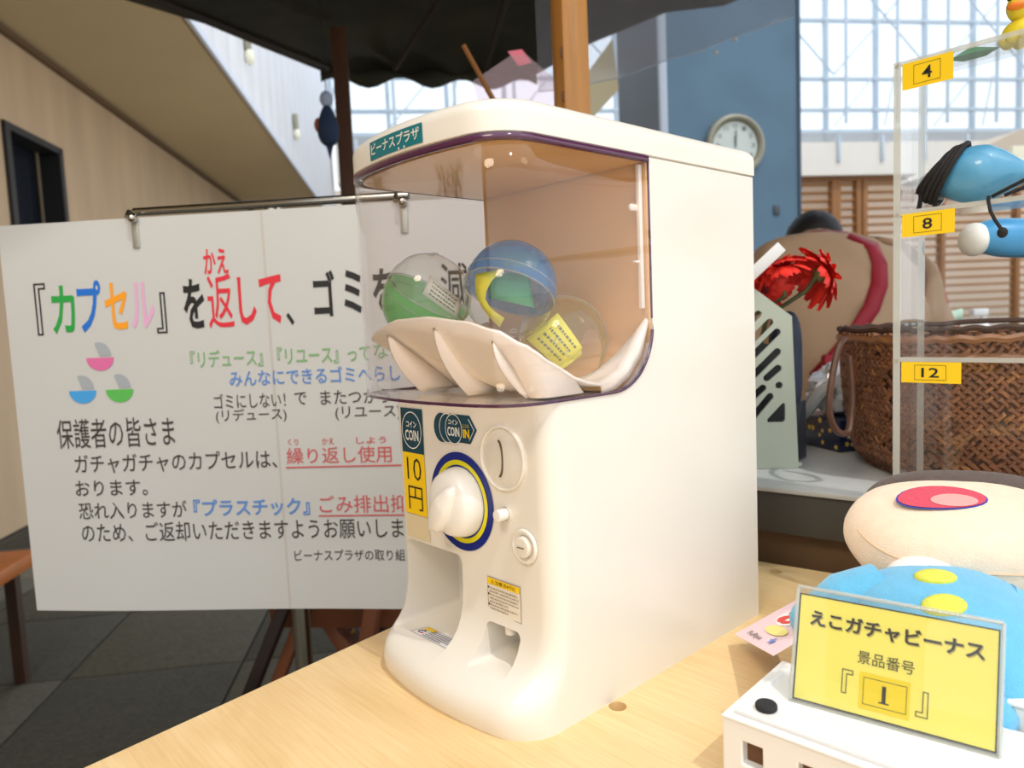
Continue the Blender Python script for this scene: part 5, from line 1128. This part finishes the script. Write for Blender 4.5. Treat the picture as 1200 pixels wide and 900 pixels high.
b = MB(); b.prism([FP(x, z, 0.01) for x, z in ((-0.0030, 0.1345), (0.0140, 0.1345), (0.0165, 0.1375), (0.0165, 0.1560), (0.0140, 0.1570), (-0.0035, 0.1385))], -fn_*0.03); cs.append(b.build('cutter', None, smooth=False))

for c_ in cs: cut(fsd, [c_])
fsd.data.materials.clear(); fsd.data.materials.append(m_sage)
for p_ in fsd.data.polygons: p_.use_smooth = False; p_.material_index = 0; worldpart(fsd, slr)
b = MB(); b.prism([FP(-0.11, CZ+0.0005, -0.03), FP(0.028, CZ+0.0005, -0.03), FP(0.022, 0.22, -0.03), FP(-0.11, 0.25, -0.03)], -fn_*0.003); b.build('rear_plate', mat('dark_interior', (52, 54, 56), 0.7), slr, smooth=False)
b = MB(); b.box(FP(-0.035, CZ+0.004, -0.018), (0.14, 0.03, 0.004), Matrix((fu, fn_, Vector((0, 0, 1)))).transposed().to_3x3()); b.build('floor_plate', m_sage, slr)
# dark blue pouch behind
b = MB(); b.ball(FP(0.032, 0.200, -0.060), (0.018, 0.022, 0.062), 24, 18, Matrix((fu, fn_, Vector((0, 0, 1)))).transposed().to_3x3(), 0.6); pch = tag(b.build('denim_pouch', mat('slate_denim', (62, 72, 92), 0.8, noise_amt=0.2, nscale=60), angle=80), 'slate blue cloth pouch standing behind the slotted file stand', 'pouch')
b = MB(); b.box(FP(0.036, CZ+0.037, -0.060), (0.03, 0.03, 0.072), None, 0.002); tag(b.build('small_box', mat('dark_small_box', (54, 58, 66), 0.6)), 'dark small box under the slate blue pouch', 'box')
# white notched hook at the machine edge
b = MB(); ht = FP(-0.006, 0.318, 0.012); b.box(ht, (0.048, 0.003, 0.013), Matrix((fu, fn_, Vector((0, 0, 1)))).transposed().to_3x3() @ Matrix.Rotation(math.radians(-42), 3, 'Y'), 0.001)
clp = tag(b.build('white_clip', mat('clip_white', (228, 228, 226), 0.4)), 'white plastic clip poking out above the file stand', 'clip')
b = MB(); b.tube([ht-Vector((0, 0, 0.012))-fu*0.016, FP(-0.022, 0.285, 0.004)], 0.002, 6); worldpart(b.build('clip_stem', mat('clip_white', (228, 228, 226), 0.4)), clp)
# red gerberas
m_red1 = mat('gerbera_red', (244, 58, 40), 0.6, noise_amt=0.25, nscale=60, col2=(206, 20, 20)); m_stem = mat('flower_stem_green', (96, 100, 62), 0.6); m_cal = mat('calyx_green', (122, 122, 74), 0.7)
pm_ = bpy.data.meshes.new('petal'); V = []; 
for i in range(7):
    t = i/6; wd = 0.0066*math.sin(PI*(0.12+0.80*t))**0.7; zz = 0.003*math.sin(PI*t)-0.006*t*t
    V += [(0.004+0.030*t, -wd, zz-0.001), (0.004+0.030*t, 0, zz+0.0008), (0.004+0.030*t, wd, zz-0.001)]
pm_.from_pydata(V, [], [f_ for i in range(6) for f_ in ((3*i, 3*i+1, 3*i+4, 3*i+3), (3*i+1, 3*i+2, 3*i+5, 3*i+4))]); pm_.materials.append(m_red1); pm_.update()
pm_.polygons.foreach_set('use_smooth', [True]*12)
VB = FP(-0.016, 0.235, -0.064)
def gerbera(c, n, lab, S=1.0):
    c = Vector(c); n = Vector(n).normalized(); g = root('gerbera', c, lab, 'flower', 'red gerberas behind the machine'); x = n.orthogonal().normalized(); T = frame(x, n.cross(x), n, (0, 0, 0))
    for ringk, (cnt, tilt, sc_) in enumerate(((15, 0.35, 1.0), (13, 0.10, 0.92), (9, -0.35, 0.6))):
        for k in range(cnt):
            o = bpy.data.objects.new('petal', pm_); COL.objects.link(o); o.parent = g; a = 2*PI*k/cnt+0.17*ringk
            o.matrix_local = T @ Matrix.Rotation(a, 4, 'Z') @ Matrix.Rotation(tilt+random.uniform(-0.12, 0.12), 4, 'Y') @ Matrix.Scale(sc_*S*random.uniform(0.9, 1.08), 4)
    b = MB(); b.ball(c+n*0.001, (0.008, 0.008, 0.004), 16, 10, T.to_3x3()); b.build('flower_centre', mat('gerbera_centre', (120, 20, 20), 0.8), g)
    b = MB(); b.ball(c-n*0.005, (0.0095, 0.0095, 0.006), 16, 10, T.to_3x3()); b.build('calyx', m_cal, g)
    b = MB(); b.tube([c-n*0.008, c-n*0.022+Vector((0, 0, -0.012)), VB.lerp(c, 0.3), VB-Vector((0, 0, 0.11))], [0.0034, 0.0030, 0.0028, 0.0028], 8); b.build('stem', m_stem, g)
gC1 = Vector((-0.104, 0.500, 0.312)); 
gerbera(gC1+rt*-0.004, rt*-0.25+Vector((0, 0, 0.92))+Vector((fw.x, fw.y, 0))*0.35, 'red artificial gerbera seen from below nearest the machine edge', 1.2)
gerbera(gC1+rt*0.048+Vector((0, 0, -0.008)), rt*0.85+Vector((0, 0, 0.30))+Vector((fw.x, fw.y, 0))*0.15, 'red artificial gerbera facing away to the basket, its petals spread sideways', 1.2)
gerbera(gC1+rt*-0.020+Vector((0, 0, -0.022)), rt*-0.6+Vector((0, 0, -0.3))+Vector((fw.x, fw.y, 0))*-0.6, 'red artificial gerbera hanging lowest beside the machine edge', 0.9)
vs = root('dark_vase', VB, 'small dark cup holding the red flowers behind the file stand', 'cup'); b = MB(); b.lathe([(0.0001, 0), (0.018, 0), (0.022, 0.10), (0.020, 0.10), (0.016, 0.004)], 24, Matrix.Translation((VB.x, VB.y, CZ+0.0005))); b.build('cup_body', mat('cup_dark', (52, 44, 42), 0.5), vs)

# ------------------------------------------------------------------ person bending behind the counter
PCn = Vector((-0.415, 1.400, 0)); pr = Vector((pu.x, pu.y, 0)); pf = Vector((-pr.y, pr.x, 0))    # right, away
def PX(x, y, z): return PCn+pr*x+pf*y+Vector((0, 0, z))
m_shirt = mat('taupe_shirt', (184, 154, 124), 0.9, noise_amt=0.10, nscale=9, bump=0.25, bscale=60); m_pants = mat('dark_trousers', (58, 56, 60), 0.9)
per = root('person', (PCn.x, PCn.y, FLOOR), 'person in a taupe top with a red strap bending away behind the counter', 'person')
J = [((0, 0.00, -0.02), 0.165, None), ((0, 0.00, 0.13), 0.160, 0), ((0, 0.03, 0.27), 0.150, 1), ((0, 0.08, 0.365), 0.115, 2), ((0, 0.17, 0.40), 0.060, 3), ((0, 0.24, 0.42), 0.080, 4), ((0.01, 0.29, 0.41), 0.070, 5),
     ((-0.15, 0.05, 0.33), 0.105, 2), ((-0.215, 0.03, 0.16), 0.075, 7), ((-0.20, 0.22, 0.06), 0.050, 8), ((-0.18, 0.32, 0.05), 0.035, 9),
     ((0.15, 0.03, 0.31), 0.105, 2), ((0.205, 0.01, 0.15), 0.080, 11), ((0.20, 0.22, 0.06), 0.050, 12), ((0.18, 0.32, 0.05), 0.035, 13),
     ((-0.09, 0.02, -0.12), 0.105, 0), ((-0.10, 0.10, -0.38), 0.075, 15), ((-0.10, 0.02, -0.66), 0.050, 16), ((-0.10, 0.12, -0.685), 0.038, 17),
     ((0.09, 0.02, -0.12), 0.105, 0), ((0.10, 0.10, -0.38), 0.075, 19), ((0.10, 0.02, -0.66), 0.050, 20), ((0.10, 0.12, -0.685), 0.038, 21)]
me = bpy.data.meshes.new('body'); me.from_pydata([PX(*j[0]) for j in J], [(j[2], i) for i, j in enumerate(J) if j[2] is not None], []); po_ = link('body', me)
sk = po_.modifiers.new('skin', 'SKIN')
for i, j in enumerate(J): me.skin_vertices[0].data[i].radius = (j[1], j[1])
me.skin_vertices[0].data[0].use_root = True
ss = po_.modifiers.new('sub', 'SUBSURF'); ss.levels = 2; ss.render_levels = 2
bpy.context.view_layer.update(); bake(po_); me = po_.data; me.materials.clear(); me.materials.append(m_shirt); me.materials.append(m_pants)
for v in me.vertices:
    q = v.co-PCn; lx = q.dot(pr); lz = q.z
    if lz > 0 and lz < 0.42: # cloth folds radiating from the strap
        d = math.hypot(lx-0.06, lz-0.33); an = math.atan2(lz-0.33, lx-0.06); v.co += -pf*(0.017*math.sin(an*8+1)*min(1, d/0.08)*(1 if d < 0.3 else 0.5))
for p in me.polygons:
    p.use_smooth = True; p.material_index = 1 if p.center.z < -0.03 else 0
worldpart(po_, per)
b = MB(); b.ball(PX(0.010, 0.245, 0.440), (0.072, 0.080, 0.080), 40, 24, Matrix((pr, pf, Vector((0, 0, 1)))).transposed().to_3x3(), 1, lambda p: p*(1+0.04*noise.noise(p*6))); b.build('hair', mat('black_hair', (26, 22, 22), 0.6, noise_amt=0.3, nscale=200), per, angle=80)
from mathutils.bvhtree import BVHTree
bpy.context.view_layer.update()
bt_ = BVHTree.FromPolygons([v.co.copy() for v in me.vertices], [tuple(p.vertices) for p in me.polygons])
def onback(x, z):
    h = bt_.ray_cast(PX(x, -0.6, z), pf); return h[0] if h[0] else PX(x, 0.0, z)
sp = [(-0.035, 0.470), (-0.015, 0.455), (0.020, 0.430), (0.045, 0.395), (0.052, 0.355), (0.040, 0.310), (0.015, 0.260), (-0.020, 0.210), (-0.060, 0.160), (-0.10, 0.11)]
V = []
for i, (x, z) in enumerate(sp):
    a = sp[max(0, i-1)]; c_ = sp[min(len(sp)-1, i+1)]; dx, dz = c_[0]-a[0], c_[1]-a[1]; L_ = math.hypot(dx, dz); nx, nz_ = -dz/L_, dx/L_; hw_ = 0.017
    for k in (-1, 0, 1):
        p = onback(x+nx*hw_*k, min(z+nz_*hw_*k, 0.455)); V.append(p-pf*0.005)
b = MB(); b.add(V, [(3*i+k, 3*i+k+1, 3*i+k+4, 3*i+k+3) for i in range(len(sp)-1) for k in (0, 1)]); b.build('strap', mat('crimson_strap', (158, 18, 42), 0.6, noise_amt=0.1), per, solid=0.004)
b = MB(); b.box(PX(-0.085, -0.178, 0.115), (0.04, 0.03, 0.10), Matrix((pr, pf, Vector((0, 0, 1)))).transposed().to_3x3(), 0.006); b.build('strap_tail', mat('crimson_strap', (170, 20, 48), 0.6), per)
